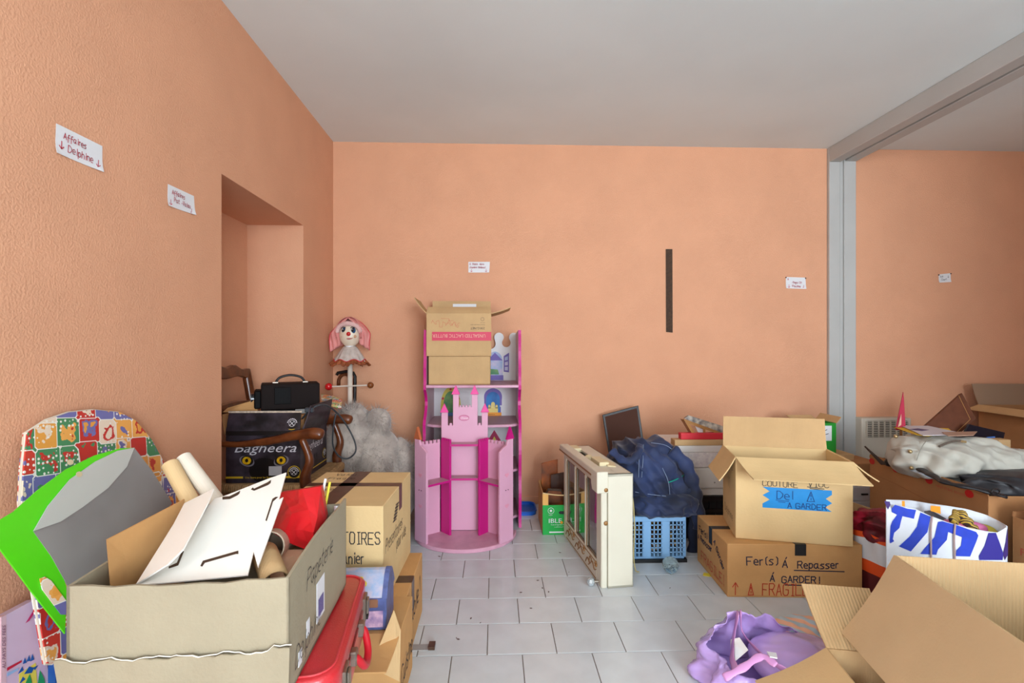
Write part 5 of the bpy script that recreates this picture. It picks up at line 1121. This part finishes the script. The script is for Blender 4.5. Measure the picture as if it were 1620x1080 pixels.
for z in (.04, .09): MB().ball((-.02, -.171, z), .005, 8).build('rivet', CHROME, o)
o = plainbox('white_box', 'white speckled box below the thin brown lid in the stack', 'box', (1.32, 3.06, .415), .255, .19, .09, mat('speckled_white', (226, 220, 214), .6, rgb2=(206, 196, 196), vscale=60)); plainbox('white_box', 'flat white lid directly beneath the thin brown box', 'box', (1.33, 3.06, .5055), .262, .19, .039, mat('lid_white', (226, 220, 214), .6))
plainbox('flat_box', 'thin brown box between the white lid and the red box', 'box', (1.345, 2.905, .545), .285, .035, .035, CARD); plainbox('flat_box', 'flat red box near the top of the stack', 'box', (1.36, 2.895, .5805), .262, .022, .038, mat('red_box', (214, 50, 62), .45))
wf_ = thing('broken_canvas', 'tilted wooden canvas with grey patterned edge on top of the red box', 'canvas', (1.24, 2.9, .619)); PAT = mat('patterned_edge', (206, 196, 180), .5, rgb2=(110, 104, 104), vscale=34, detail=4)
q = lambda x, y, Y_: aty(x, y, Y_)
mb = MB(); mb.prism([q(1083, 662, 2.89), q(1090, 657, 2.89), q(1150, 676, 2.89), q(1150, 690, 2.89)], (0, .02, 0)); mb.build('edge', PAT, wf_, world=True)
mb = MB(); mb.prism([q(1082, 664, 2.885), q(1084, 663, 2.885), q(1150, 687, 2.885), q(1150, 691, 2.885), q(1090, 670, 2.885)], (0, .03, 0)); mb.prism([q(1082, 664, 2.885), q(1089, 668, 2.885), q(1103, 689, 2.89), q(1097, 689, 2.89)], (0, .06, .0)); mb.prism([q(1113, 678, 2.89), q(1116, 679, 2.89), q(1116, 689, 2.89), q(1113, 689, 2.89)], (0, .04, 0)); mb.build('wooden_bar', WOODL, wf_, world=True, weld=False)
mb = MB(); mb.prism([q(1100, 674, 2.9), q(1113, 679, 2.9), q(1113, 687, 2.9), q(1106, 687, 2.9)], (0, .004, 0)); mb.build('lining', PAPER, wf_, world=True)
# green box with brown flap right of the open carton
lb = carton('plain_carton', 'plain carton on the floor below the green box near the jamb', (2.08, 3.16, 0), 0, .34, .30, .455, CARD, closed=True)
gx = carton('green_box', 'small bright green box with white label left of the grey jamb', (2.07, 3.14, .456), 0, .17, .2, .19, mat('green_box', (40, 150, 50), .4), flaps={'b': (.05, 70, .0, CARD), 'r': (.05, 40, 0, CARD)}, inner=CARD)
decal(gx, fr(gx, 'f'), .035, .14, .08, .175, PAPER, 'white_label'); underline(gx, fr(gx, 'f'), [[(.06, .13), (.11, .15)], [(.06, .11), (.12, .125)]], INK, .002, 'printed_mark'); underline(gx, fr(gx, 'f'), [[(.04, .09), (.06, .02)]], INK, .001, 'label_cord')

# ================================================================== right-hand bay
c0, c1_ = V((2.134, 2.75, 0)), V((2.085, 2.02, 0)); ax = (c1_-c0); Lc = ax.length
jb_ = carton('red_dot_carton', 'brown carton with round red stickers holding the grey jacket', V((2.42, 2.365, 0)), R(-4), .60, .73, .495, CARDD, flaps={'l': (.02, 0)})
l = fr(jb_, 'l'); RDOT = mat('red_sticker', (190, 30, 30), .5)
for a_ in (.02, .20, .42, .64): disc(jb_, l, a_, .478, .022, .017, RDOT, 'red_sticker', .0015)
printed(jb_, 'HAUT ET BAS  BOUTEILLES', l, .46, .46, .011, mat('faint_red_print', (176, 70, 50), .6))
underline(jb_, l, [[(.0, .41), (.2, .40), (.45, .372), (.72, .335)]], mat('crease_line', (150, 100, 60), .8), .0015, 'crease')
MB().box(-.29, .29, -.355, .355, .006, .43).build('filling', mat('filling_grey', (120, 110, 104), .9, rgb2=(70, 60, 60), vscale=12), jb_)
# jacket
gj = thing('grey_jacket', 'pale grey jacket with zip pocket crumpled on the red-dot carton', 'jacket', (2.40, 2.42, .47))
GJ = mat('pale_grey_cotton', (182, 179, 167), .75, var=.05, vscale=12, sheen=.15, wr=(7, .8, .03))
mb = MB(); fj = blob_fn((2.33, 2.44, .565), (.26, .22, .105), .2, 5, 2.5, 11, ridge=.24, zmin=.45, fold=(60, 30, 70, .05)); mb.grid(fj, 200, 80, wrap=True)
mb.grid(blob_fn((2.60, 2.38, .53), (.20, .15, .075), .25, 7, 2.3, 15, ridge=.3, zmin=.45, fold=(120, 40, 20, .10)), 160, 60, wrap=True)
mb.grid(blob_fn((2.14, 2.47, .56), (.075, .13, .10), .15, 6, 2.3, 19, ridge=.12, zmin=.47), 60, 36, wrap=True)
mb.build('cloth', GJ, gj, smooth=True, world=True, weld=False)
def onfn(poly, fn, nu=140, nv=60, off=.004):
    samp = [fn(i/nu, j/nv) for j in range(1, nv) for i in range(nu)]; out = []
    for x, y in poly:
        d = ray(x, y).normalized(); best = None
        for s in samp:
            w_ = s-EYE; t = w_.dot(d); e = (w_-d*t).length
            if e < .012 and (best is None or t < best): best = t
        if best: out.append(EYE+d*(best-off))
    return out
ZIP = mat('dark_zip', (96, 84, 74), .5); BTN = mat('brass_button', (176, 152, 110), .3, metal=.6)
for pl_, m_, nm, r_ in ((((1486, 706), (1495, 702), (1508, 698), (1520, 697)), ZIP, 'zip', .0055), (((1520, 697.5), (1529, 699)), BTN, 'zip_pull', .006), (((1450, 728), (1456, 712), (1465, 698), (1478, 689)), mat('seam_grey', (140, 138, 126), .8), 'seam', .002)):
    P = onfn(pl_, fj)
    if len(P) > 1: MB().tube(smooth_path(P, 6), r_, 6).build(nm, m_, gj, world=True)
for x, y in ((1440, 714), (1417, 690), (1442, 740)):
    P = onfn([(x, y)], fj)+onfn([(x, y)], blob_fn((2.14, 2.47, .56), (.075, .13, .10), .15, 6, 2.3, 19, ridge=.12, zmin=.47))
    if P: mb = MB(); mb.ball(P[0], .010, 10); mb.build('button', BTN, gj, world=True, smooth=True)
# papers on the jacket
pz = .672
for i, (poly, m_, nm, lab, dz) in enumerate(((((1414, 676), (1500, 678), (1508, 684), (1468, 690), (1450, 688)), mat('yellow_cover', (222, 182, 40), .5), 'yellow_booklet', 'yellow booklet lying under the printed papers on the grey jacket', -.006), (((1426, 674), (1468, 674), (1510, 683), (1535, 688), (1460, 689)), mat('paper_lilac', (206, 200, 206), .6), 'printed_paper', 'printed grey paper on top of the grey jacket', .0), (((1490, 684), (1546, 683), (1540, 689), (1500, 690)), mat('paper_tan', (176, 140, 120), .6), 'paper_sheet', 'tan paper sheet on the jacket next to the brown album', .004))):
    P = [atz(x, y, pz+.012+dz+(0.0)) for x, y in poly]; c = sum(P, V())/len(P); o = thing(nm, lab, 'paper', c); mb = MB(); mb.prism(P, (0, 0, .003)); mb.build('sheet', m_, o, world=True)
    if i == 1: mb = MB(); mb.prism([atz(x, y, pz+.0155) for x, y in ((1438, 679), (1452, 677.5), (1470, 680), (1458, 681.5))], (0, 0, .0008)); mb.build('printed_block', mat('print_violet_dark', (80, 70, 110), .6), o, world=True)
# black bag
bg_ = thing('black_bag', 'black padded bag lying across the end of the red-dot carton', 'bag', (2.45, 2.12, .47)); BKF = mat('black_nylon', (44, 44, 48), .5, var=.2, vscale=12, wr=(6, .6, .02))
mb = MB(); mb.grid(blob_fn((2.50, 2.16, .505), (.40, .13, .055), .12, 5, 3, 23, ridge=.16, fold=(30, 60, 60, .06)), 100, 40, wrap=True, mi=0); mb.build('bag_body', BKF, bg_, smooth=True, world=True)
drape('strap', [aty(1456, 742, 2.30), aty(1475, 752, 2.2), aty(1500, 764, 2.1), aty(1540, 772, 2.03), aty(1590, 785, 1.99)], .02, mat('black_strap', (30, 30, 33), .5), bg_, .008)
mb = MB(); mb.tube([aty(1575+7*math.cos(i*PI/6), 778+5*math.sin(i*PI/6), 1.985) for i in range(12)], .004, 6, closed=True); mb.build('ring', BLACK, bg_, world=True)
o = thing('blue_paper', 'pale blue paper edge sticking out of the red-dot carton', 'paper', aty(1455, 748, 2.25)); mb = MB(); mb.prism([aty(1434, 742, 2.42), aty(1452, 740, 2.36), aty(1478, 758, 2.16), aty(1462, 752, 2.2)], (.01, 0, -.004)); mb.build('sheet', mat('pale_blue_paper', (190, 206, 222), .6), o, world=True)
o = thing('yellow_toy', 'small yellow and black item in the near corner of the red-dot carton', 'toy', aty(1424, 734, 2.55)); mb = MB(); mb.ball((0, 0, 0), .022, 12, sc=(1.4, 1, .7)); mb.build('body', mat('toy_yellow', (222, 170, 50), .4), o, smooth=True); mb = MB(); mb.ball((-.045, .02, .004), .022, 10); mb.build('black_end', BLACK, o, smooth=True)
o = thing('red_pennant', 'pointed red and ochre card sticking up behind the grey jacket', 'card', (2.48, 2.67, .44)); mb = MB(); mb.prism([aty(1417, 680, 2.66), aty(1433, 680, 2.66), aty(1430, 630, 2.68), aty(1429, 620, 2.68)], (0, .004, 0)); mb.build('card', [mat('pennant_red', (176, 44, 70), .5)], o, world=True)
mb = MB(); mb.prism([aty(1424, 662, 2.655), aty(1426, 655, 2.655), aty(1426, 672, 2.655), aty(1421, 675, 2.655)], (0, .003, 0)); mb.build('pale_print', mat('pennant_rose', (216, 170, 150), .5), o, world=True); mb = MB(); mb.prism([aty(1424, 700, 2.66), aty(1428, 700, 2.66), aty(1428, 678, 2.66), aty(1424, 678, 2.66)], (0, .004, 0)); mb.build('stem', CARDD, o, world=True)
# brown album
o = thing('brown_album', 'brown leather album with gold line tilted against the far boxes', 'album', (2.9, 2.85, .5)); an_ = V((-.25, -1, .35)).normalized(); ap = aty(1500, 665, 2.85); oa_ = lambda x, y, d=0: onp(x, y, ap+an_*d, an_)
LEA = mat('brown_leather', (100, 56, 36), .6, var=.15, vscale=20, spec=.25)
mb = MB(); mb.prism([oa_(*p) for p in ((1458, 678), (1522, 621), (1545, 662), (1514, 690), (1470, 700))], an_*-.03); mb.build('cover', LEA, o, world=True, bevel=.003)
P = [oa_(x, y, .001) for x, y in ((1516.5, 625), (1535, 663), (1512, 685))]; MB().tube(P, .0013, 6).build('gold_line', mat('album_gold', (190, 140, 80), .4), o, world=True)
# big open carton at the right end
rc = carton('large_open_carton', 'large open carton with raised dark flaps at the far right by the wall', (3.77, 3.08, 0), R(-3), .66, .62, .715, CARDD, flaps={'b': (.15, 12, -.02, mat('dusky_cardboard', (150, 122, 98), .85)), 'l': (.10, 108, .0, CARD), 'f': (.19, 125, (-.05, 0), CARD)})
for i in range(2):
    o = plainbox('small_box', ('small kraft box standing', 'smaller kraft box lying')[i]+' in front of the large far carton', 'box', (2.93-.0*i, 2.66+.02*i, .0), .0, .0, .0, CARD) if False else None
o = thing('dark_picture', 'dark glossy picture panel with blue light leaning behind the grey jacket', 'picture', (2.85, 2.72, .5)); mb = MB(); mb.prism([aty(1524, 688, 2.74), aty(1534, 671, 2.76), aty(1590, 684, 2.72), aty(1582, 718, 2.68), aty(1560, 716, 2.70)], (0.0, .012, 0)); mb.build('panel', mat('dark_glossy', (22, 22, 34), .2), o, world=True)
mb = MB(); mb.prism([aty(1560, 691, 2.70), aty(1574, 690, 2.69), aty(1573, 702, 2.68), aty(1562, 700, 2.69)], (0, -.0015, 0)); mb.build('blue_light', mat('print_bright_blue', (50, 110, 190), .4, rgb2=(20, 40, 90), vscale=40), o, world=True)
# box holding it up
plainbox('support_box', 'plain box hidden between the red-dot carton and the large far carton', 'box', (2.87, 2.60, 0), .12, .22, .52, CARDD)
for i, (x, y, w_, h_) in enumerate(((1584, 718, .05, .05), (1597, 728, .07, .075))):
    p = aty(x, y, 2.55); plainbox('small_box', ('small pale kraft box beside the dark picture panel', 'yellowish kraft box at the right of the dark picture panel')[i], 'box', (p.x+.05, 2.60+.05*i, .5215), w_/2, .03, h_+.02*i, CARD)
# carton further front on the right with gingham cloth
r5 = carton('brown_carton', 'brown carton with faint red print at the right edge behind the front carton', (2.325, 1.66, 0), R(-2), .43, .56, .435, CARDD, flaps={'b': (.02, 0)})
printed(r5, 'PRODUIT DE FRANCE', fr(r5, 'l'), .03, .16, .014, MATS['faint_red_print']); printed(r5, 'FRAGILE', fr(r5, 'l'), .03, .29, .03, MATS['faint_red_print']); MB().box(-.205, .205, -.27, .27, .006, .36).build('filling', MATS['filling_grey'], r5)
gg = thing('gingham_cloth', 'pink and white gingham cloth spilling beside the black bag', 'cloth', (2.22, 1.86, .42)); mb = MB(); mb.grid(blob_fn((2.21, 1.84, .435), (.10, .085, .07), .15, 8, 2.5, 31, ridge=.2), 60, 36, wrap=True); mb.build('cloth', stripes('pink_gingham', (238, 226, 228), (222, 130, 156), 22, 'X', other='Z'), gg, smooth=True, world=True)
o = thing('white_plastic', 'white plastic sheet edge next to the gingham cloth', 'plastic', (2.42, 1.80, .42)); mb = MB(); mb.grid(blob_fn((2.42, 1.80, .42), (.13, .11, .03), .15, 8, 2.5, 37, ridge=.2), 50, 24, wrap=True); mb.build('sheet', mat('white_plastic', (226, 228, 230), .3), o, smooth=True, world=True)
# items between the jamb carton and the ironing carton
dr = thing('drawer_unit', 'small white plastic drawer unit on the floor in front of the jamb', 'drawer unit', (2.24, 3.02, 0)); MB().box(-.09, .09, -.1, .1, 0, .29).build('casing', mat('drawer_white', (206, 202, 200), .5), dr, bevel=.003)
for i in range(3): d_ = MB().box(-.08, .08, -.106, -.1, .015+i*.09, .095+i*.09).build('drawer', mat('drawer_grey', (190, 186, 186), .4), dr, bevel=.002); MB().box(-.02, .02, -.112, -.106, .05+i*.09, .06+i*.09).build('handle', BLACK, d_)
plainbox('brown_carton', 'small brown carton on top of the white drawer unit', 'box', (2.25, 3.03, .2905), .11, .11, .13, CARDD)
o = carton('small_carton', 'small straw cardboard box right behind the ironing carton', (1.86, 2.56, 0), R(12), .22, .2, .28, CARD, flaps={'f': (.06, 100)})
# red, white and orange sports bag
rg = thing('sports_bag', 'red white and orange fabric bag between ironing carton and blue-lettered shopping bag', 'bag', (1.82, 2.18, 0))
SB = mat('bag_red_pattern', (176, 24, 54), .6, rgb2=(84, 16, 24), vscale=12, detail=4, wr=(9, 1, .03)); WHF = mat('bag_white', (226, 228, 232), .6); ORF = mat('bag_orange', (232, 84, 24), .6); MAR = mat('bag_maroon', (96, 24, 26), .7)
def band(name, z0, z1, m, sd, rr_=.155, amp=.1):
    mb = MB()
    def f_(u, v):
        a = 2*PI*u; z = lerp(z0, z1, v); b = 1+.12*math.sin(PI*(z/.36)); k = 1+amp*noise.noise(V((math.cos(a)*2, math.sin(a)*2, z*9+sd)))+.03*math.sin(a*9+z*20)
        return V((1.80+.125*b*k*math.cos(a), 2.20+.11*b*k*math.sin(a), z+.018*math.sin(a*2+1)))
    mb.grid(f_, 60, 8, wrap=True); return mb.build(name, m, rg, smooth=True, world=True)
band('base_band', .012, .10, MAR, 0); band('orange_band', .10, .155, ORF, 0); band('white_band', .155, .25, WHF, 0); band('orange_band', .25, .275, ORF, 0)
mb = MB(); mb.grid(blob_fn((1.80, 2.20, .30), (.135, .125, .065), .2, 8, 2.6, 41, ridge=.25, fold=(100, 40, 80, .10)), 80, 40, wrap=True); mb.build('fabric_top', SB, rg, smooth=True, world=True)
drape('strap', [(1.70, 2.08, .335), (1.76, 2.07, .345), (1.83, 2.075, .325), (1.90, 2.09, .30)], .012, mat('strap_brown', (90, 50, 36), .7), rg, .006)
printed(rg, 'ANT', (V((-.09, -.148, .03)), V((1, 0, -.1)), V((0, 0, 1)), V((0, -1, 0))), 0, 0, .05, WHF, off=.012)

# ================================================================== blue and white shopping bag
A0, B0 = aty(1402, 798, 1.90), aty(1592, 838, 1.83); A0g, B0g = V((A0.x, A0.y, 0)), V((B0.x, B0.y, 0)); bn_ = V((B0g-A0g)).cross(V((0, 0, 1))).normalized(); bn_ = bn_ if bn_.y < 0 else -bn_
sbg = thing('shopping_bag', 'large white woven shopping bag with big blue letters, standing behind the front cartons', 'bag', (A0g+B0g)/2)
ob_ = lambda x, y, d=0: onp(x, y, A0g+bn_*d, bn_)
WB = mat('woven_white', (226, 230, 236), .4, var=.03, vscale=20, bump=.2, bscale=25); BLB = mat('letter_blue', (38, 66, 190), .4, var=.12, vscale=25); PRB = mat('side_purple', (62, 40, 110), .4)
front = [(1403, 793), (1411, 806), (1425, 801), (1447, 804), (1470, 815), (1500, 826), (1530, 834), (1560, 840), (1578, 842), (1593, 833)]
fp_ = [ob_(*p) for p in front]; fp_[0] = ob_(1402, 792)
bot = [V((p.x, p.y, .004)) for p in fp_]
def bulge(p, u, v): return p+bn_*(.02*math.sin(PI*u)*math.sin(PI*v)+.004*math.sin(u*17+v*9))
def frontf(u, v):
    i = min(int(u*(len(fp_)-1)), len(fp_)-2); t = u*(len(fp_)-1)-i; p = lerp(fp_[i], fp_[i+1], t); return lerp(p, V((p.x, p.y, .004)), v)
mb = MB(); mb.grid(frontf, 37, 14); mb.build('front_panel', WB, sbg, world=True, solid=.003, smooth=True)
back = [(1402, 790), (1440, 791), (1470, 796), (1500, 800), (1530, 805), (1560, 814), (1580, 824), (1593, 832)]
bkp = [onp(x, y, A0g-bn_*(.20*math.sin(PI*min(1, max(0, (i)/7)))**.5+.003), bn_) for i, (x, y) in enumerate(back)]
def backf(u, v):
    i = min(int(u*(len(bkp)-1)), len(bkp)-2); t = u*(len(bkp)-1)-i; p = lerp(bkp[i], bkp[i+1], t); return lerp(p, V((p.x, p.y, .004)), v)
mb = MB(); mb.grid(backf, 30, 10); mb.build('back_panel', WB, sbg, world=True, solid=.003, smooth=True)
mb = MB(); mb.grid(lambda u, v: lerp(frontf(u, .6), backf(u, .6), v)+V((0, 0, .0)), 20, 6); mb.build('filling', MATS['filling_grey'], sbg, world=True)
CR = lambda P: [(1395+x/7.2, 780+y/7.2) for x, y in P]
def blet(P, m=BLB, d=.0032, name='printed_letter'):
    mb = MB(); mb.prism([ob_(x, y, d) for x, y in CR(P)], bn_*.0006); mb.build(name, m, sbg, world=True)
blet([(110, 175), (150, 130), (290, 175), (390, 190), (365, 290), (235, 260), (220, 310), (200, 395), (140, 450), (125, 520), (140, 545), (95, 570), (90, 545), (100, 370), (120, 320), (175, 245), (115, 215)])
blet([(440, 218), (555, 265), (520, 440), (330, 662), (195, 605), (320, 490), (400, 380)])
blet([(640, 325), (690, 318), (860, 365), (1075, 440), (1100, 480), (1080, 540), (1005, 720), (840, 715), (850, 650), (900, 600), (915, 500), (755, 440), (740, 530), (640, 640), (620, 700), (440, 690), (475, 640), (600, 500)])
blet([(1215, 450), (1300, 450), (1345, 570), (1385, 690), (1375, 760), (1110, 760), (1105, 715), (1170, 600)], mat('letter_indigo', (52, 44, 140), .4))
blet([(1432, 400), (1436, 700), (1400, 760), (1380, 690), (1410, 560)], PRB); blet([(28, 88), (90, 95), (98, 130), (70, 185), (50, 150)], PRB)
for P, cc in (([(160, 85), (260, 88), (262, 150), (215, 140), (170, 115)], OG), ([(557, 140), (665, 150), (670, 235), (555, 200)], OG)):
    mb = MB(); mb.prism([onp(x, y, A0g-bn_*.085, bn_) for x, y in CR(P)], bn_*.001); mb.build('orange_print', OG, sbg, world=True)
for pts in ([(575, 262), (560, 420), (562, 690), (565, 800)], [(838, 345), (826, 500), (832, 700), (835, 800)]):
    mb = MB(); mb.tube(smooth_path([ob_(x, y, .008) for x, y in CR(pts)], 8), .0035, 6); mb.build('string_handle', stripes('twisted_cord', (206, 196, 190), (150, 90, 90), 150, 'Z'), sbg, world=True)
for lab, m_, c, r_ in (('pink plush item inside the blue-lettered shopping bag', mat('pink_plush', (222, 120, 170), .9), aty(1520, 836, 1.94), (.10, .05, .035)), ('yellow cloth inside the shopping bag at right', mat('yellow_cloth', (206, 186, 70), .8), aty(1553, 841, 1.95), (.05, .04, .03))):
    o = thing(m_.name.replace('_plush', '_toy'), lab, 'toy' if 'pink' in lab else 'cloth', c); mb = MB(); mb.grid(blob_fn(c, r_, .1, 9, 2.2, 51), 40, 24, wrap=True); mb.build('body', m_, o, smooth=True, world=True)
sc_ = thing('striped_scarf', 'yellow and black striped folded scarf on the pink item in the shopping bag', 'scarf', aty(1516, 816, 1.93)); drape('cloth', [aty(1508, 826, 1.90), aty(1514, 814, 1.92), aty(1522, 816, 1.91), aty(1532, 830, 1.90), aty(1540, 838, 1.90)], .022, stripes('scarf_stripe', (196, 160, 60), (60, 44, 40), 60, 'DIAGONAL'), sc_, .012, up=(0, -1, 0))
o = thing('dark_folder', 'dark grey flat item sticking out of the shopping bag at left', 'folder', aty(1480, 812, 1.94)); mb = MB(); mb.prism([aty(1462, 808, 1.93), aty(1473, 807, 1.98), aty(1497, 820, 1.98), aty(1492, 830, 1.92)], (0, 0, -.01)); mb.build('cover', mat('dark_grey_cover', (66, 70, 78), .5), o, world=True)

# ================================================================== foreground right cartons
th = R(-11); hx_ = V((math.cos(th), math.sin(th), 0)); hy_ = V((-math.sin(th), math.cos(th), 0))
bl = V((1.207, 1.448, 0)); W1, D1 = .52, .50; cc = bl+hx_*W1/2-hy_*D1/2
r1 = carton('front_carton', 'big open cardboard carton at the right front with hanging side flap', cc, th, W1, D1, .50, RIB, flaps={'l': (.29, 151, -.012, mat('plain_flap_cardboard', (212, 182, 140), .85, var=.04, vscale=6, bump=.08, bscale=120, spec=.2)),}, inner=CARD)
bl2 = V((1.0, 1.454, 0)); W2, D2 = .185, .36; c2_ = bl2+hx_*W2/2-hy_*D2/2
r2 = carton('low_carton', 'low open carton tucked under the flap of the right front carton', c2_, th, W2, D2, .22, CARD, flaps={'b': (.195, 52, -.01, RIB), 'l': (.235, 121, .0, mat('side_flap_cardboard', (216, 182, 132), .85, var=.04, vscale=6, bump=.08, bscale=120, spec=.2))}, inner=CARD)
o = thing('orange_toy', 'orange shiny item inside the low carton at the right front', 'toy', c2_+V((.02, .02, .006))); mb = MB(); mb.ball((0, 0, .1), .05, 16, sc=(.7, 1, 2)); mb.build('body', mat('orange_brown', (196, 96, 40), .3), o, smooth=True)

# purple plastic bag
pb = thing('purple_bag', 'lilac plastic carrier bag lying open on the tiles at the front', 'bag', (.87, 1.64, 0))
PP = mat('lilac_plastic', (204, 172, 236), .2, coat=.5, var=.04, vscale=9, wr=(9, .7, .02), trans=.15); PPK = mat('pink_plastic', (214, 152, 206), .22, coat=.4)
def bagf(u, v):
    a = 2*PI*u; ca, sa = math.cos(a), math.sin(a)
    # v: 0 floor .. 1 rim ; rim high at the back-left tip, low at the front right
    tip = max(0, math.cos(a-R(105)))**3
    zt = .075+.105*tip+.03*max(0, -ca)+.055*max(0, math.cos(a-R(45)))**2
    r = (.185+.02*math.sin(3*a+1)+.012*math.sin(7*a))*(1+.10*math.sin(PI*v)-.22*v-.28*v*tip)
    x = .885+r*ca*1.1+.05*max(0, ca); y = 1.63+r*sa*.78
    k = .014*noise.noise(V((ca*3.2, sa*3.2, v*3)))+.01*abs(noise.noise(V((ca*7, sa*7, v*6))))
    return V((x+ca*k*2, y+sa*k*2, max(.002, zt*v+.5*k*v)))
mb = MB(); mb.grid(bagf, 120, 20, wrap=True); mb.build('bag_shell', PP, pb, world=True, solid=.0015, smooth=True)
mb = MB(); mb.grid(lambda u, v: lerp(V((.885, 1.63, .004)), bagf(u, 0), v), 60, 3, wrap=True); mb.build('bag_base', PP, pb, world=True)
t_ = bagf(105/360, 1)
drape('handle', [t_+V((0, -.01, .004)), aty(1175, 1000, 1.70), aty(1200, 1030, 1.60), aty(1225, 1050, 1.52), aty(1250, 1062, 1.48)], .012, PPK, pb, .003, up=(0, -.3, 1))
drape('handle', [t_+V((-.01, -.01, .002)), aty(1160, 1010, 1.68), aty(1158, 1040, 1.58), aty(1165, 1066, 1.52)], .02, PPK, pb, .003, up=(1, -.3, .3))
drape('folded_rim', [aty(1145, 1072, 1.50), aty(1175, 1056, 1.50), aty(1205, 1038, 1.52), aty(1228, 1052, 1.48)], .011, PPK, pb, .003, up=(0, -.5, 1))
mb = MB(); mb.grid(blob_fn((1.02, 1.60, .085), (.16, .13, .06), .1, 5, 2.4, 61, ridge=.1), 70, 36, wrap=True); mb.build('plastic_fold', PP, pb, world=True, smooth=True)
o = thing('cream_packet', 'cream and white packet lying inside the purple bag', 'packet', (.87, 1.64, .006)); mb = MB(); mb.prism([aty(1163, 1046, 1.60), aty(1162, 1010, 1.66), aty(1170, 1008, 1.66), aty(1184, 1028, 1.62)], (.0, .03, -.02)); mb.build('packet', mat('packet_cream', (226, 206, 196), .5, rgb2=(238, 236, 230), vscale=14), o, world=True)
o = thing('label_scrap', 'small white printed label lying on the purple bag', 'label', aty(1222, 1038, 1.52)); mb = MB(); mb.prism([aty(1213, 1032, 1.53), aty(1228, 1034, 1.52), aty(1230, 1042, 1.49), aty(1218, 1040, 1.50)], (0, 0, .004)); mb.build('label', PAPER, o, world=True)
# striped cloth cap beside it
sc2 = thing('striped_cloth', 'crumpled orange and grey striped cloth between purple bag and low carton', 'cloth', (1.11, 1.75, 0)); mb = MB(); mb.grid(blob_fn((1.125, 1.76, .06), (.105, .085, .075), .2, 9, 2.3, 71, ridge=.25, zmin=.002), 80, 40, wrap=True)
mb.build('cloth', stripes('orange_grey_stripe', (236, 176, 142), (176, 188, 192), 9, 'DIAGONAL', dist=4, thr=.45), sc2, smooth=True, world=True)

o = thing('dark_notebook', 'thin dark notebook sticking up at the left corner of the red-dot carton', 'notebook', aty(1385, 725, 2.66)); mb = MB(); mb.prism([aty(1369, 705, 2.66), aty(1377, 712, 2.64), aty(1403, 734, 2.56), aty(1396, 734, 2.58)], (.0, .01, -.006)); mb.build('cover', mat('notebook_dark', (70, 56, 48), .5), o, world=True)

# specks on the tiles
mb = MB()
for x, y in ((722, 1009), (725, 1011), (858, 930), (695, 880), (886, 874), (868, 936), (840, 962), (824, 937), (900, 905), (851, 918), (1060, 930), (760, 985), (745, 978)):
    p = atz(x, y); a_ = rr.uniform(0, 3); d_ = V((math.cos(a_), math.sin(a_), 0))*rr.uniform(.004, .009); e_ = V((-d_.y, d_.x, 0))*.4
    mb.prism([p-d_, p+e_, p+d_, p-e_], (0, 0, .002))
o = mb.build('debris', DKW, None); tag(o, 'scattered dark specks of dirt on the white tiles', 'debris', kind='stuff')
